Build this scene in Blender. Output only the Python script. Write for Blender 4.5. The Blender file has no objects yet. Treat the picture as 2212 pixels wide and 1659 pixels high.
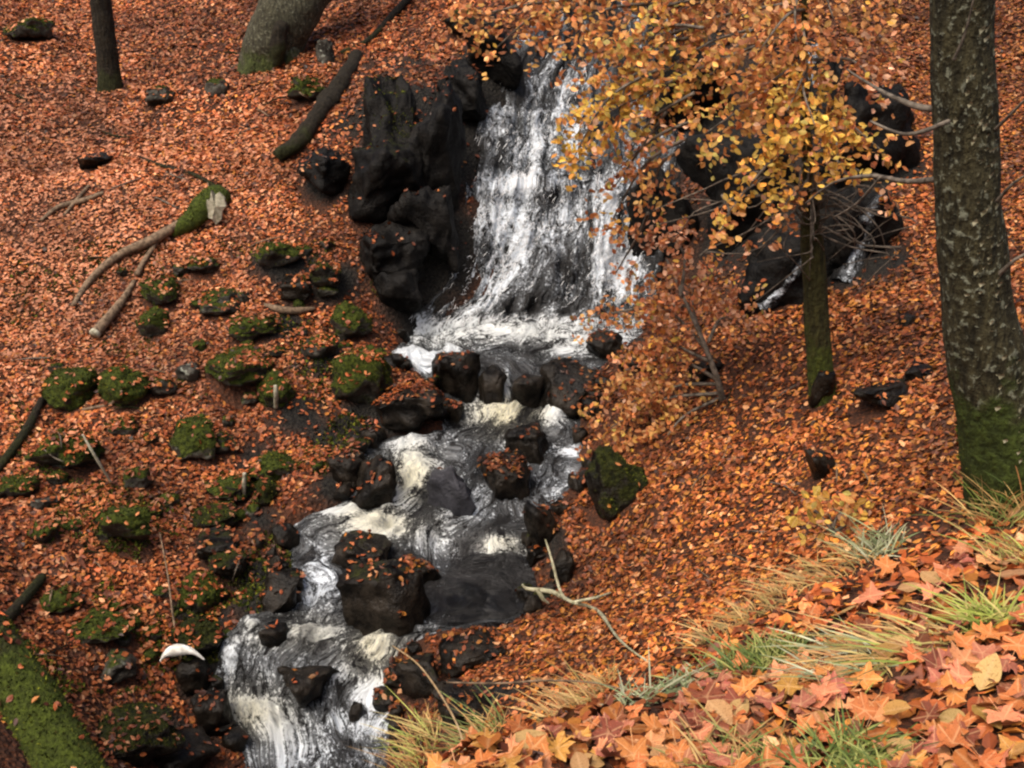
import bpy, math, random
import numpy as np
from mathutils import Vector
from mathutils.bvhtree import BVHTree

R = random.Random(7)
rng = np.random.default_rng(11)
scene = bpy.context.scene
col = scene.collection

# ------------------------------------------------------------------ camera, sky, sun, exposure
W0, H0, FPX, PITCH = 2212.0, 1659.0, 2370.0, math.radians(20.0)
cam_data = bpy.data.cameras.new('camera')
cam = bpy.data.objects.new('camera', cam_data)
col.objects.link(cam)
cam_data.sensor_fit = 'HORIZONTAL'
cam_data.sensor_width = 36.0
cam_data.lens = 36.0 * FPX / W0
cam_data.clip_start, cam_data.clip_end = 0.05, 500
cam.location = (0, 0, 0)
cam.rotation_euler = (math.pi / 2 - PITCH, 0, 0)
scene.camera = cam

SUN_EL, SUN_AZ = math.radians(58), math.radians(222)      # compass azimuth the light comes from (0 = +Y)
world = bpy.data.worlds.new('World')
scene.world = world
world.use_nodes = True
wn = world.node_tree.nodes
wl = world.node_tree.links
sky = wn.new('ShaderNodeTexSky')
sky.sky_type = 'NISHITA'
sky.sun_disc = False
sky.sun_elevation = SUN_EL
sky.sun_rotation = SUN_AZ
sky.air_density = 1.0
sky.dust_density = 9.0
sky.ozone_density = 0.3
bg = wn['Background']
bg.inputs['Strength'].default_value = 0.115
wl.new(sky.outputs['Color'], bg.inputs['Color'])
sun_data = bpy.data.lights.new('sun', 'SUN')
sun_data.energy = 1.5
sun_data.use_shadow = True
sun_data.angle = math.radians(35)
sun_data.color = (1.0, 0.95, 0.88)
sun = bpy.data.objects.new('sun', sun_data)
col.objects.link(sun)
sd = Vector((math.sin(SUN_AZ) * math.cos(SUN_EL), math.cos(SUN_AZ) * math.cos(SUN_EL), math.sin(SUN_EL)))
sun.rotation_euler = sd.to_track_quat('Z', 'Y').to_euler()
scene.view_settings.view_transform = 'Standard'
scene.view_settings.look = 'None'
scene.view_settings.gamma = 1.0
scene.view_settings.use_curve_mapping = False
scene.view_settings.exposure = 0.72
scene.cycles.max_bounces = 5
scene.cycles.diffuse_bounces = 3
scene.cycles.glossy_bounces = 2
scene.cycles.filter_width = 2.3

# ------------------------------------------------------------------ photo pixel -> direction
CP, SP = math.cos(PITCH), math.sin(PITCH)
def pdir(u, v):
    """direction (x, y, z) of photo point u, v (2212 x 1659 scale), y not normalised"""
    xc = (np.asarray(u, float) - W0 / 2) / FPX
    yc = (H0 / 2 - np.asarray(v, float)) / FPX
    return np.stack(np.broadcast_arrays(xc, CP + yc * SP, -SP + yc * CP), -1)
def at_y(u, v, y):
    d = pdir(u, v)
    return d * (np.asarray(y, float) / d[..., 1])[..., None]
def to_px(P):
    P = np.asarray(P, float)
    f = P[..., 1] * CP - P[..., 2] * SP
    up = P[..., 1] * SP + P[..., 2] * CP
    return W0 / 2 + FPX * P[..., 0] / f, H0 / 2 - FPX * up / f, f

# ------------------------------------------------------------------ vector noise
def _hash(ix, iy, iz, seed):
    h = (ix * 374761393 + iy * 668265263 + iz * 2147483647 + seed * 974634777) & 0xFFFFFFFF
    h = ((h ^ (h >> 13)) * 1274126177) & 0xFFFFFFFF
    h = ((h ^ (h >> 16)) * 2246822519) & 0xFFFFFFFF
    return ((h ^ (h >> 15)) & 0xFFFFFF) / float(0xFFFFFF)
def vnoise(P, seed=0):
    P = np.asarray(P, float)
    i = np.floor(P).astype(np.int64)
    f = P - i
    f = f * f * (3 - 2 * f)
    out = 0
    for dx in (0, 1):
        wx = f[..., 0] if dx else 1 - f[..., 0]
        for dy in (0, 1):
            wy = f[..., 1] if dy else 1 - f[..., 1]
            for dz in (0, 1):
                wz = f[..., 2] if dz else 1 - f[..., 2]
                out = out + wx * wy * wz * _hash(i[..., 0] + dx, i[..., 1] + dy, i[..., 2] + dz, seed)
    return out * 2 - 1
def fbm(P, octaves=4, seed=0, gain=.5):
    P = np.asarray(P, float)
    a, s, out = 1.0, 1.0, 0
    for k in range(octaves):
        out = out + a * vnoise(P * s + 17.3 * k, seed + k)
        a *= gain
        s *= 2.03
    return out
def sstep(a, b, x):
    t = np.clip((x - a) / (b - a), 0, 1)
    return t * t * (3 - 2 * t)

# ------------------------------------------------------------------ object helpers
def mesh_obj(name, verts, faces, mat, parent=None, smooth=True, loc=(0, 0, 0), colors=None, attrs=None):
    """one mesh object from world-space arrays; faces (n,3) or (n,4) array or list"""
    me = bpy.data.meshes.new(name)
    V = np.asarray(verts, np.float32) - np.asarray(loc, np.float32)
    F = np.asarray(faces, np.int32)
    me.vertices.add(len(V))
    me.vertices.foreach_set('co', V.ravel())
    k = F.shape[1]
    me.loops.add(F.size)
    me.loops.foreach_set('vertex_index', F.ravel())
    me.polygons.add(len(F))
    me.polygons.foreach_set('loop_start', np.arange(0, F.size, k, dtype=np.int32))
    me.polygons.foreach_set('use_smooth', np.full(len(F), smooth))
    if colors is not None:
        ca = me.color_attributes.new('tint', 'FLOAT_COLOR', 'POINT')
        c = np.ones((len(V), 4), np.float32)
        c[:, :3] = colors
        ca.data.foreach_set('color', c.ravel())
    for an, av in (attrs or {}).items():
        av = np.asarray(av, np.float32)
        if av.ndim == 1:
            a = me.attributes.new(an, 'FLOAT', 'POINT')
            a.data.foreach_set('value', av)
        else:
            a = me.attributes.new(an, 'FLOAT_VECTOR', 'POINT')
            a.data.foreach_set('vector', av.ravel())
    me.update(calc_edges=True)
    me.validate()
    me.materials.append(mat)
    o = bpy.data.objects.new(name, me)
    col.objects.link(o)
    o.location = loc
    if parent is not None:
        o.parent = parent
        o.location = Vector(loc) - parent.location
    return o
def tag(o, label=None, cat=None, group=None, kind=None):
    if label: o['label'] = label
    if cat: o['category'] = cat
    if group: o['group'] = group
    if kind: o['kind'] = kind
    return o
def empty(name, loc):
    o = bpy.data.objects.new(name, None)
    o.empty_display_size = .1
    o.location = loc
    col.objects.link(o)
    return o

# ------------------------------------------------------------------ materials
class NT:
    def __init__(s, name):
        s.m = bpy.data.materials.new(name)
        s.m.use_nodes = True
        s.t = s.m.node_tree
        s.b = s.t.nodes['Principled BSDF']
    def n(s, typ, **kw):
        nd = s.t.nodes.new('ShaderNode' + typ)
        for k, v in kw.items(): setattr(nd, k, v)
        return nd
    def put(s, sock, v):
        if isinstance(v, bpy.types.NodeSocket): s.t.links.new(v, sock)
        else: sock.default_value = v
    def math(s, op, a, b=0.0, c=0.0, clamp=False):
        nd = s.n('Math', operation=op, use_clamp=clamp)
        for i, x in enumerate((a, b, c)): s.put(nd.inputs[i], x)
        return nd.outputs[0]
    def mix(s, f, a, b, blend='MIX'):
        nd = s.n('Mix', data_type='RGBA', blend_type=blend)
        s.put(nd.inputs[0], f)
        s.put(nd.inputs[6], a if not isinstance(a, tuple) else (*a, 1))
        s.put(nd.inputs[7], b if not isinstance(b, tuple) else (*b, 1))
        return nd.outputs[2]
    def noise(s, vec, scale, detail=4, rough=.55, dist=0.0):
        nd = s.n('TexNoise')
        s.put(nd.inputs['Vector'], vec)
        nd.inputs['Scale'].default_value = scale
        nd.inputs['Detail'].default_value = detail
        nd.inputs['Roughness'].default_value = rough
        nd.inputs['Distortion'].default_value = dist
        return nd.outputs[0]
    def ramp(s, v, lo, hi, a=0.0, b=1.0):
        nd = s.n('MapRange', interpolation_type='SMOOTHSTEP')
        s.put(nd.inputs[0], v)
        for i, x in enumerate((lo, hi, a, b)): s.put(nd.inputs[i + 1], x)
        return nd.outputs[0]
    def attr(s, name): return s.n('Attribute', attribute_name=name)
    def coord(s, k='Object'): return s.n('TexCoord').outputs[k]
    def geo(s, k): return s.n('NewGeometry').outputs[k]
    def mapping(s, vec, scale):
        nd = s.n('Mapping')
        s.put(nd.inputs[0], vec)
        nd.inputs['Scale'].default_value = scale
        return nd.outputs[0]
    def bump(s, h, strength=.4, dist=.02):
        nd = s.n('Bump')
        nd.inputs['Strength'].default_value = strength
        nd.inputs['Distance'].default_value = dist
        s.put(nd.inputs['Height'], h)
        s.t.links.new(nd.outputs[0], s.b.inputs['Normal'])
    def out(s, color, rough=.7, spec=.4):
        s.put(s.b.inputs['Base Color'], color if not isinstance(color, tuple) else (*color, 1))
        s.put(s.b.inputs['Roughness'], rough)
        s.put(s.b.inputs['Specular IOR Level'], spec)
        return s.m
def sep_z(t, sock):
    nd = t.n('SeparateXYZ')
    t.put(nd.inputs[0], sock)
    return nd.outputs

def mat_ground():
    t = NT('leaf_mould')
    p = t.geo('Position')
    vo = t.n('TexVoronoi')
    t.put(vo.inputs['Vector'], p)
    vo.inputs['Scale'].default_value = 24
    n = t.noise(p, 3.0, 5)
    n2 = t.noise(p, 40, 3)
    rk = t.attr('rock_shade').outputs['Fac']
    c = t.mix(n, (.028, .011, .005), (.08, .026, .010))
    c = t.mix(t.ramp(n2, .45, .7), c, (.17, .052, .018))
    c = t.mix(t.ramp(vo.outputs['Distance'], .2, .6, 0, .7), c, (.03, .012, .006))
    c = t.mix(rk, c, t.mix(t.ramp(n2, .4, .75), (.006, .005, .004), (.022, .019, .014)))
    t.bump(t.math('ADD', t.math('MULTIPLY', vo.outputs['Distance'], 1.0), n2), .8, .04)
    return t.out(c, .85, .25)
def mat_leaf(name, source):
    """source: 'tint' attribute of a big mesh, or the object's own colour"""
    t = NT(name)
    if source == 'tint': c = t.attr('tint').outputs['Color']
    else: c = t.n('ObjectInfo').outputs['Color']
    p = t.geo('Position') if source == 'tint' else t.coord('Object')
    n = t.noise(p, 55, 3)
    c = t.mix(t.ramp(n, .35, .75, 0, .5), c, t.mix(1.0, c, (.42, .34, .28), 'MULTIPLY'))
    if source != 'tint':
        rib = t.attr('rib').outputs['Fac']
        c = t.mix(t.ramp(rib, .72, 1.0, 0, .3), c, (.75, .5, .26))
        n3 = t.noise(p, 16, 2)
        c = t.mix(t.ramp(n3, .5, .75, 0, .65), c, t.mix(1.0, c, (.5, .36, .3), 'MULTIPLY'))
        t.bump(t.math('ADD', n, t.math('MULTIPLY', rib, .6)), .5, .006)
    m = t.out(c, .5, .28)
    return m
def mat_rock(name, dark, light, moss_a, moss_b, wet):
    """object colour: r = moss cover 0..1, g = tone 0..1"""
    t = NT(name)
    oi = t.n('ObjectInfo')
    sp = t.n('SeparateColor')
    t.put(sp.inputs[0], oi.outputs['Color'])
    p = t.geo('Position')
    n = t.noise(p, 5, 6, .62)
    n2 = t.noise(p, 38, 4, .6)
    base = t.mix(t.ramp(n, .35, .7), dark, light)
    base = t.mix(t.ramp(n2, .55, .75, 0, .5), base, t.mix(1.0, base, (.4, .4, .4), 'MULTIPLY'))
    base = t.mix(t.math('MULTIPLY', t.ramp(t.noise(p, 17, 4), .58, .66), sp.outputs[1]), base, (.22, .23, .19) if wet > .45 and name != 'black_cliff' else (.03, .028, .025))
    nz = sep_z(t, t.geo('Normal'))[2]
    cover = t.math('ADD', t.math('MULTIPLY', nz, .42), t.math('MULTIPLY', n, .9))
    thr = t.math('SUBTRACT', 1.25, t.math('MULTIPLY', sp.outputs[0], 1.15))
    mk = t.ramp(t.math('SUBTRACT', cover, thr), -.06, .1)
    moss = t.mix(t.ramp(t.noise(p, 26, 4), .3, .7), moss_a, moss_b)
    c = t.mix(mk, base, moss)
    rough = t.math('ADD', t.math('MULTIPLY', mk, .9 - wet), wet)
    h = t.math('ADD', t.math('MULTIPLY', n, 1.2), t.math('MULTIPLY', n2, t.math('ADD', t.math('MULTIPLY', mk, .7), .3)))
    t.bump(h, .8, .05)
    return t.out(c, rough, .14)
def mat_moss():
    t = NT('moss_tufts')
    c = t.attr('tint').outputs['Color']
    return t.out(c, .9, .15)
def mat_bark(name, a, b, lichen, moss, lich_amt, moss_top):
    t = NT(name)
    p = t.geo('Position')
    st = t.mapping(p, (1, 1, .22))
    n = t.noise(st, 34, 5, .65)
    n2 = t.noise(p, 6, 4)
    n3 = t.noise(p, 26, 3, .6)
    c = t.mix(t.ramp(n, .3, .72), a, b)
    c = t.mix(t.ramp(n3, .66 - lich_amt, .74 - lich_amt, 0, .85), c, lichen)
    ht = t.attr('height').outputs['Fac']
    mk = t.ramp(t.math('ADD', t.math('MULTIPLY', n2, 1.1), t.math('SUBTRACT', moss_top, ht)), .42, .66)
    c = t.mix(mk, c, t.mix(t.ramp(n3, .35, .7), moss, tuple(x * 2.1 for x in moss)))
    t.bump(t.math('ADD', n, t.math('MULTIPLY', n3, .6)), 1.0, .05)
    return t.out(c, .85, .2)
def mat_plain(name, a, b, scale=20, rough=.8, spec=.2):
    t = NT(name)
    n = t.noise(t.geo('Position'), scale, 4, .6)
    t.bump(n, .5, .01)
    return t.out(t.mix(t.ramp(n, .3, .7), a, b), rough, spec)
def mat_tint(name, rough=.6, spec=.3):
    t = NT(name)
    return t.out(t.attr('tint').outputs['Color'], rough, spec)
def mat_water(name, fall):
    t = NT(name)
    st = t.attr('flow').outputs['Vector']      # x across (m), y along (m)
    fo = t.attr('foam').outputs['Fac']  # foam, plus the sky reflection painted as foam
    if fall: va, vb, vc = t.mapping(st, (15, 6, 1)), t.mapping(st, (4.5, 1.1, 1)), t.mapping(st, (42, 19, 1))
    else: va, vb, vc = t.mapping(st, (8, 3.8, 1)), t.mapping(st, (3, 1.6, 1)), t.mapping(st, (25, 12, 1))
    na = t.noise(va, 1, 6, .72, .7 if fall else .9)
    nb = t.noise(vb, 1, 3, .5, .6)
    nc = t.noise(vc, 1, 4, .65, 1.2 if fall else 2.0)
    fe = t.math('ADD', fo, t.math('MULTIPLY', t.math('SUBTRACT', nb, .5), 1.0 if fall else .55))
    thr = t.math('ADD', .5, t.math('MULTIPLY', t.math('SUBTRACT', .56, fe), .42))
    cov = t.math('ADD', t.math('MULTIPLY', na, .68), t.math('MULTIPLY', nc, .32))
    fr = t.noise(t.geo('Position'), 34, 5, .75)
    cov = t.math('ADD', cov, t.math('MULTIPLY', t.math('SUBTRACT', fr, .5), .55))
    m1 = t.ramp(t.math('SUBTRACT', cov, thr), -.085 if fall else -.065, .11 if fall else .09)
    # thin lacy lines of bubbles trailing off the foam
    ridge = t.math('SUBTRACT', 1.0, t.math('MULTIPLY', t.math('ABSOLUTE', t.math('SUBTRACT', na, .5)), 16.0), clamp=True)
    m2 = t.math('MULTIPLY', ridge, t.ramp(fe, .12, .6, 0, .35))
    mk = t.math('MAXIMUM', m1, m2)
    deep = t.mix(t.ramp(nb, .35, .7), (.004, .0035, .003), (.014, .013, .013))
    cream = t.attr('cream').outputs['Fac']
    white = t.mix(cream, (.68, .74, .80), (.64, .59, .38))
    white = t.mix(t.ramp(nc, .32, .6, .6, 0), white, (.20, .21, .23))
    c = t.mix(mk, deep, white)
    t.bump(t.math('ADD', t.math('MULTIPLY', na, 1.0), t.math('MULTIPLY', nc, .7)), .7 if fall else 1.0, .05 if fall else .04)
    return t.out(c, t.math('ADD', t.math('MULTIPLY', mk, .35), .22 if fall else .12), .25 if fall else .4)
def mat_crown(name, source):
    m = mat_leaf(name, source)
    nt = m.node_tree
    b = nt.nodes['Principled BSDF']
    tr = nt.nodes.new('ShaderNodeBsdfTranslucent')
    mx = nt.nodes.new('ShaderNodeMixShader')
    mx.inputs[0].default_value = .35
    nt.links.new(b.inputs['Base Color'].links[0].from_socket, tr.inputs['Color'])
    nt.links.new(b.outputs[0], mx.inputs[1])
    nt.links.new(tr.outputs[0], mx.inputs[2])
    nt.links.new(mx.outputs[0], nt.nodes['Material Output'].inputs['Surface'])
    return m

M = dict(
    crown=mat_crown('crown_leaves', 'tint'),
    crownleaf=mat_crown('crown_leaf', 'object'),
    ground=mat_ground(),
    litter=mat_leaf('leaf_litter', 'tint'),
    leaf=mat_leaf('single_leaf', 'object'),
    stone=mat_rock('mossy_stone', (.014, .012, .009), (.075, .068, .055), (.012, .018, .003), (.055, .068, .009), .55),
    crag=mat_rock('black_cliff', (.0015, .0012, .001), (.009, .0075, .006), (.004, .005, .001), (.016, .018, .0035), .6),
    slate=mat_rock('slate', (.03, .03, .034), (.06, .06, .07), (.03, .03, .03), (.05, .05, .04), .3),
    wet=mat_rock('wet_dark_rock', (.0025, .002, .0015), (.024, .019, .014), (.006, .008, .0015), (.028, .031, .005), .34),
    moss=mat_moss(),
    beech=mat_bark('beech_bark', (.009, .0075, .003), (.055, .047, .022), (.17, .175, .125), (.020, .028, .004), .10, .5),
    olive=mat_bark('olive_bark', (.016, .014, .004), (.055, .05, .014), (.12, .11, .06), (.03, .036, .005), .0, .75),
    greybark=mat_bark('grey_bark', (.025, .023, .015), (.085, .08, .05), (.15, .15, .105), (.03, .036, .010), .1, .25),
    darkbark=mat_bark('dark_bark', (.008, .006, .004), (.03, .023, .013), (.06, .055, .035), (.014, .015, .004), .0, .2),
    mosslog=mat_bark('mossy_bark', (.012, .013, .004), (.038, .04, .009), (.13, .13, .03), (.030, .040, .004), .10, .8),
    twig=mat_plain('twig_bark', (.04, .032, .024), (.17, .14, .11)),
    palewood=mat_plain('pale_wood', (.16, .15, .10), (.40, .37, .28), 22),
    stick=mat_plain('stick_bark', (.06, .04, .025), (.22, .15, .095), 24),
    palelichen=mat_plain('lichen_bark', (.15, .14, .08), (.40, .38, .26), 26),
    grass=mat_tint('grass_blades'),
    fall=mat_water('falling_water', True),
    stream=mat_water('stream_water', False),
    foam=mat_tint('white_foam', .35, .4),
    straw=mat_plain('dry_straw', (.20, .13, .06), (.38, .27, .15), 30),
    white=mat_plain('white_crescent', (.40, .38, .33), (.80, .79, .74), 14, .6),
)

# ------------------------------------------------------------------ water course: rows v, left u, right u, ground distance
ROWS = np.array([
    (-60, 1180, 1420, 16.0), (20, 1170, 1390, 15.2), (60, 1145, 1440, 14.9), (130, 1105, 1470, 14.5), (250, 1060, 1495, 13.9),
    (330, 1030, 1505, 13.5), (400, 1025, 1480, 13.2), (412, 1025, 1455, 12.98), (500, 1012, 1435, 12.7), (600, 975, 1415, 12.35),
    (680, 898, 1400, 12.1), (705, 868, 1395, 12.0), (740, 850, 1390, 11.5), (775, 848, 1335, 10.95), (787, 890, 1310, 10.84),
    (865, 955, 1275, 10.62), (875, 955, 1268, 10.55), (925, 945, 1262, 10.1), (950, 770, 1278, 9.85), (1000, 775, 1278, 9.45),
    (1050, 775, 1245, 9.1), (1100, 680, 1205, 8.85), (1150, 575, 1155, 8.6), (1200, 605, 1155, 8.4), (1260, 620, 1165, 8.0),
    (1320, 600, 1165, 7.6), (1345, 520, 1105, 7.45), (1380, 478, 905, 7.3), (1430, 466, 855, 7.15), (1520, 448, 855, 6.9),
    (1600, 505, 850, 6.6), (1700, 535, 850, 6.25), (1900, 500, 800, 5.6)])
RV = np.linspace(-60, 1900, 981)
RY = np.interp(RV, ROWS[:, 0], ROWS[:, 3])
RL = at_y(np.interp(RV, ROWS[:, 0], ROWS[:, 1]), RV, RY)
RRt = at_y(np.interp(RV, ROWS[:, 0], ROWS[:, 2]), RV, RY)
# the stream goes on out of the picture, bending away to the side
ext = [(-1.75, 4.9, -5.6), (-2.2, 4.0, -5.75), (-2.9, 3.0, -5.9), (-3.6, 1.9, -6.1), (-4.2, .5, -6.3), (-4.7, -1.5, -6.6), (-5, -4, -6.9)]
extL = np.array([(x - .75, y, z) for x, y, z in ext])
extR = np.array([(x + .75, y, z) for x, y, z in ext])
RL = np.concatenate([RL, extL]); RRt = np.concatenate([RRt, extR])
order = np.argsort(RL[:, 1])
cY, cXL, cXR, cZ = RL[order, 1], RL[order, 0], RRt[order, 0], RL[order, 2]

# ------------------------------------------------------------------ ground: height field through measured points
PTS = [  # u, v, distance along the ground
    (950, 500, 12.5), (940, 350, 13.0), (880, 200, 13.9), (1000, 100, 15.2), (1000, 0, 16.5), (700, 450, 12.5), (700, 250, 14.0),
    (600, 140, 15.6), (300, 200, 15.6), (0, 200, 15.2), (0, 0, 19), (500, 0, 18.5), (300, 400, 12.9), (0, 400, 13.0), (0, 700, 11),
    (400, 700, 10.9), (700, 700, 11.3), (840, 640, 11.9), (0, 1000, 8.8), (300, 1000, 9.0), (600, 1000, 9.35), (0, 1300, 6.9),
    (300, 1300, 7.4), (500, 1290, 7.75), (0, 1659, 5.0), (300, 1659, 5.9), (420, 1500, 6.95), (-400, 700, 10), (-400, 1300, 6.0),
    (-400, 200, 14), (750, 850, 10.3), (850, 900, 10.2), (650, 1100, 8.8), (520, 1180, 8.4), (100, 850, 9.8),
    (1500, 700, 10.2), (1700, 700, 9.4), (1900, 700, 8.6), (2212, 700, 7.6), (1900, 570, 9.9), (2212, 500, 9.5), (2212, 200, 13),
    (2212, 0, 16), (1600, 520, 11.4), (1600, 300, 12.9), (1600, 120, 14.2), (1850, 450, 11.0), (1850, 250, 12.8), (1900, 100, 14.5),
    (1600, 0, 16), (1300, 900, 9.85), (1500, 900, 8.9), (1750, 900, 7.6), (2000, 900, 6.6), (1250, 1100, 8.5), (1500, 1100, 7.4),
    (1750, 1100, 6.2), (2000, 1050, 5.3), (2130, 1090, 4.6), (1230, 1330, 7.25), (1400, 1300, 6.4), (1600, 1250, 5.6), (1800, 1180, 5.0),
    (930, 1420, 7.1), (1100, 1430, 6.45), (1300, 1430, 5.6), (1450, 1400, 4.95), (880, 1560, 6.1),
    (920, 1659, 2.9), (1100, 1590, 3.15), (1300, 1540, 3.4), (1500, 1460, 3.7), (1700, 1340, 4.0), (1900, 1230, 4.25), (2100, 1130, 4.4),
    (2212, 1070, 4.5), (1300, 1659, 2.75), (1700, 1659, 2.6), (2212, 1659, 2.4), (2212, 1400, 3.0), (1900, 1450, 3.1), (2600, 1100, 4.2)]
PTS = np.array(PTS, float)
G = at_y(PTS[:, 0], PTS[:, 1], PTS[:, 2])
XYZ = [(.5, 0, -1.68), (0, -1.5, -1.6), (2, 1, -1.62), (3.5, 3, -1.5), (5, 0, -1.4), (-1.2, 1, -2.6), (-.9, 3, -3.3), (-1.2, -2, -2.4),
       (-6.5, 3, -3.6), (-9, 6, -2.6), (-9, 12, -1.8), (-9, 18, .2), (-4, 22, 1.1), (2, 21, 1.3), (0, 26, 3.2), (8, 22, 2.4), (9, 15, .6),
       (8, 9, -.9), (7, 5, -1.3), (-10, 26, 2.8), (10, 28, 4), (-12, 0, -2.2), (-4.7, 4.6, -4.1), (-7, -3, -4.0)]
G = np.concatenate([G, np.array(XYZ)])
pick = np.arange(0, len(RL), 36)
for A in (RL, RRt):
    G = np.concatenate([G, A[pick] + (0, 0, .03)])
def tps_k(r2):
    return np.where(r2 > 1e-12, .5 * r2 * np.log(np.maximum(r2, 1e-12)), 0)
def tps_fit(P, z, lam):
    n = len(P)
    K = tps_k(((P[:, None] - P[None]) ** 2).sum(-1)) + lam * np.eye(n)
    Q = np.c_[np.ones(n), P]
    A = np.block([[K, Q], [Q.T, np.zeros((3, 3))]])
    return np.linalg.solve(A, np.r_[z, 0, 0, 0])
TPS_P = G[:, :2]
TPS_W = tps_fit(TPS_P, G[:, 2], .06)
def tps_eval(X):
    out = np.empty(len(X))
    for i in range(0, len(X), 20000):
        c = X[i:i + 20000]
        K = tps_k(((c[:, None] - TPS_P[None]) ** 2).sum(-1))
        out[i:i + 20000] = K @ TPS_W[:-3] + TPS_W[-3] + c @ TPS_W[-2:]
    return out
GX, GY = np.arange(-13, 13.01, .085), np.arange(-4, 29.01, .085)
gx, gy = np.meshgrid(GX, GY)
XY = np.c_[gx.ravel(), gy.ravel()]
GZ = tps_eval(XY)
P3 = np.c_[XY, np.zeros(len(XY))]
dcam = np.hypot(XY[:, 0], XY[:, 1])
amp = np.clip((dcam - 3) / 5, .25, 1)
GZ = GZ + amp * (.09 * fbm(P3 * 1.1, 3, 3) + .035 * fbm(P3 * 4.5, 3, 9))
yl, yr, zw = np.interp(XY[:, 1], cY, cXL), np.interp(XY[:, 1], cY, cXR), np.interp(XY[:, 1], cY, cZ)
edge = np.minimum(XY[:, 0] - yl, yr - XY[:, 0])                 # > 0 inside the water
inside = sstep(-.04, .22, edge)
GZ = np.where(edge > -.04, GZ * (1 - inside) + (zw - .06 - .16 * np.clip(edge / .5, 0, 1)) * inside, GZ)
near = (edge <= -.04) & (edge > -.35)
GZ = np.where(near, np.maximum(GZ, zw + .02), GZ)
ROCK_AND_SHADE = [(900, 330, 190, 210), (920, 520, 150, 170), (880, 650, 95, 100), (1040, 150, 75, 110), (720, 620, 90, 60), (600, 700, 70, 50), (640, 890, 80, 55), (560, 1000, 60, 50), (480, 1180, 60, 50), (420, 1330, 55, 50), (985, 560, 70, 130), (1010, 330, 50, 120), (900, 720, 50, 40), (700, 400, 60, 50), (1500, 220, 150, 170), (1620, 480, 230, 160),
         (1850, 350, 170, 140), (1830, 560, 130, 80), (450, 1450, 60, 90), (560, 1260, 55, 90), (760, 930, 120, 40), (720, 1050, 70, 60), (1000, 1500, 130, 45),
         (900, 1480, 60, 60), (820, 900, 120, 50), (1200, 1180, 45, 80), (350, 1600, 130, 60), (640, 590, 90, 60), (560, 1120, 50, 60), (690, 790, 70, 60)]  # dark rock, plus near-black paint for shaded gaps among the bank stones
gu_, gv_, gf_ = to_px(np.c_[XY, GZ])
ROCK_SHADE_G = np.zeros(len(XY))
for a, b, ru, rv in ROCK_AND_SHADE:
    ROCK_SHADE_G = np.maximum(ROCK_SHADE_G, np.exp(-(((gu_ - a) / ru) ** 2 + ((gv_ - b) / rv) ** 2) * .9) * (gf_ > 5.5))
ROCK_SHADE_G = sstep(.25, .75, ROCK_SHADE_G + .3 * fbm(P3 * 2.2, 3, 71))
GZ = GZ + np.where(edge < -.04, ROCK_SHADE_G * .10 * np.round(2.5 * fbm(P3 * 1.8, 2, 73)) / 2.5, 0)
nx, ny = len(GX), len(GY)
idx = np.arange(nx * ny).reshape(ny, nx)
GF = np.stack([idx[:-1, :-1], idx[:-1, 1:], idx[1:, 1:], idx[1:, :-1]], -1).reshape(-1, 4)
GV = np.c_[XY, GZ]
ground = tag(mesh_obj('ground', GV, GF, M['ground'], attrs=dict(rock_shade=ROCK_SHADE_G)), 'ravine slopes of dark leaf mould under fallen leaves', 'ground', kind='structure')

class Surf:
    """every solid surface so far, for rays"""
    def __init__(s):
        s.V, s.F, s.own, s.n = [GV], [GF], [np.zeros(len(GF), int)], len(GV)
        s.info = [dict(keep=1.0)]
    def add(s, V, F, **info):
        s.V.append(V); s.F.append(F + s.n); s.n += len(V)
        s.info.append(info); s.own.append(np.full(len(F), len(s.info) - 1))
    def build(s):
        fs = []
        for f in s.F: fs += f.tolist()
        s.bvh = BVHTree.FromPolygons(np.concatenate(s.V).tolist(), fs)
        s.owner = np.concatenate(s.own)
S = Surf()
S.build()
BV0 = S.bvh
def hit(u, v, bvh=None):
    d = Vector(pdir(u, v)).normalized()
    p, n, i, t = (bvh or BV0).ray_cast(Vector((0, 0, 0)), d)
    if p is None:
        p = d * 15; n = Vector((0, 0, 1)); t = 15
    return p, n, t
def ground_z(x, y, bvh=None):
    p, n, i, t = (bvh or BV0).ray_cast(Vector((x, y, 40)), Vector((0, 0, -1)))
    return p.z if p else -2.0

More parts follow.
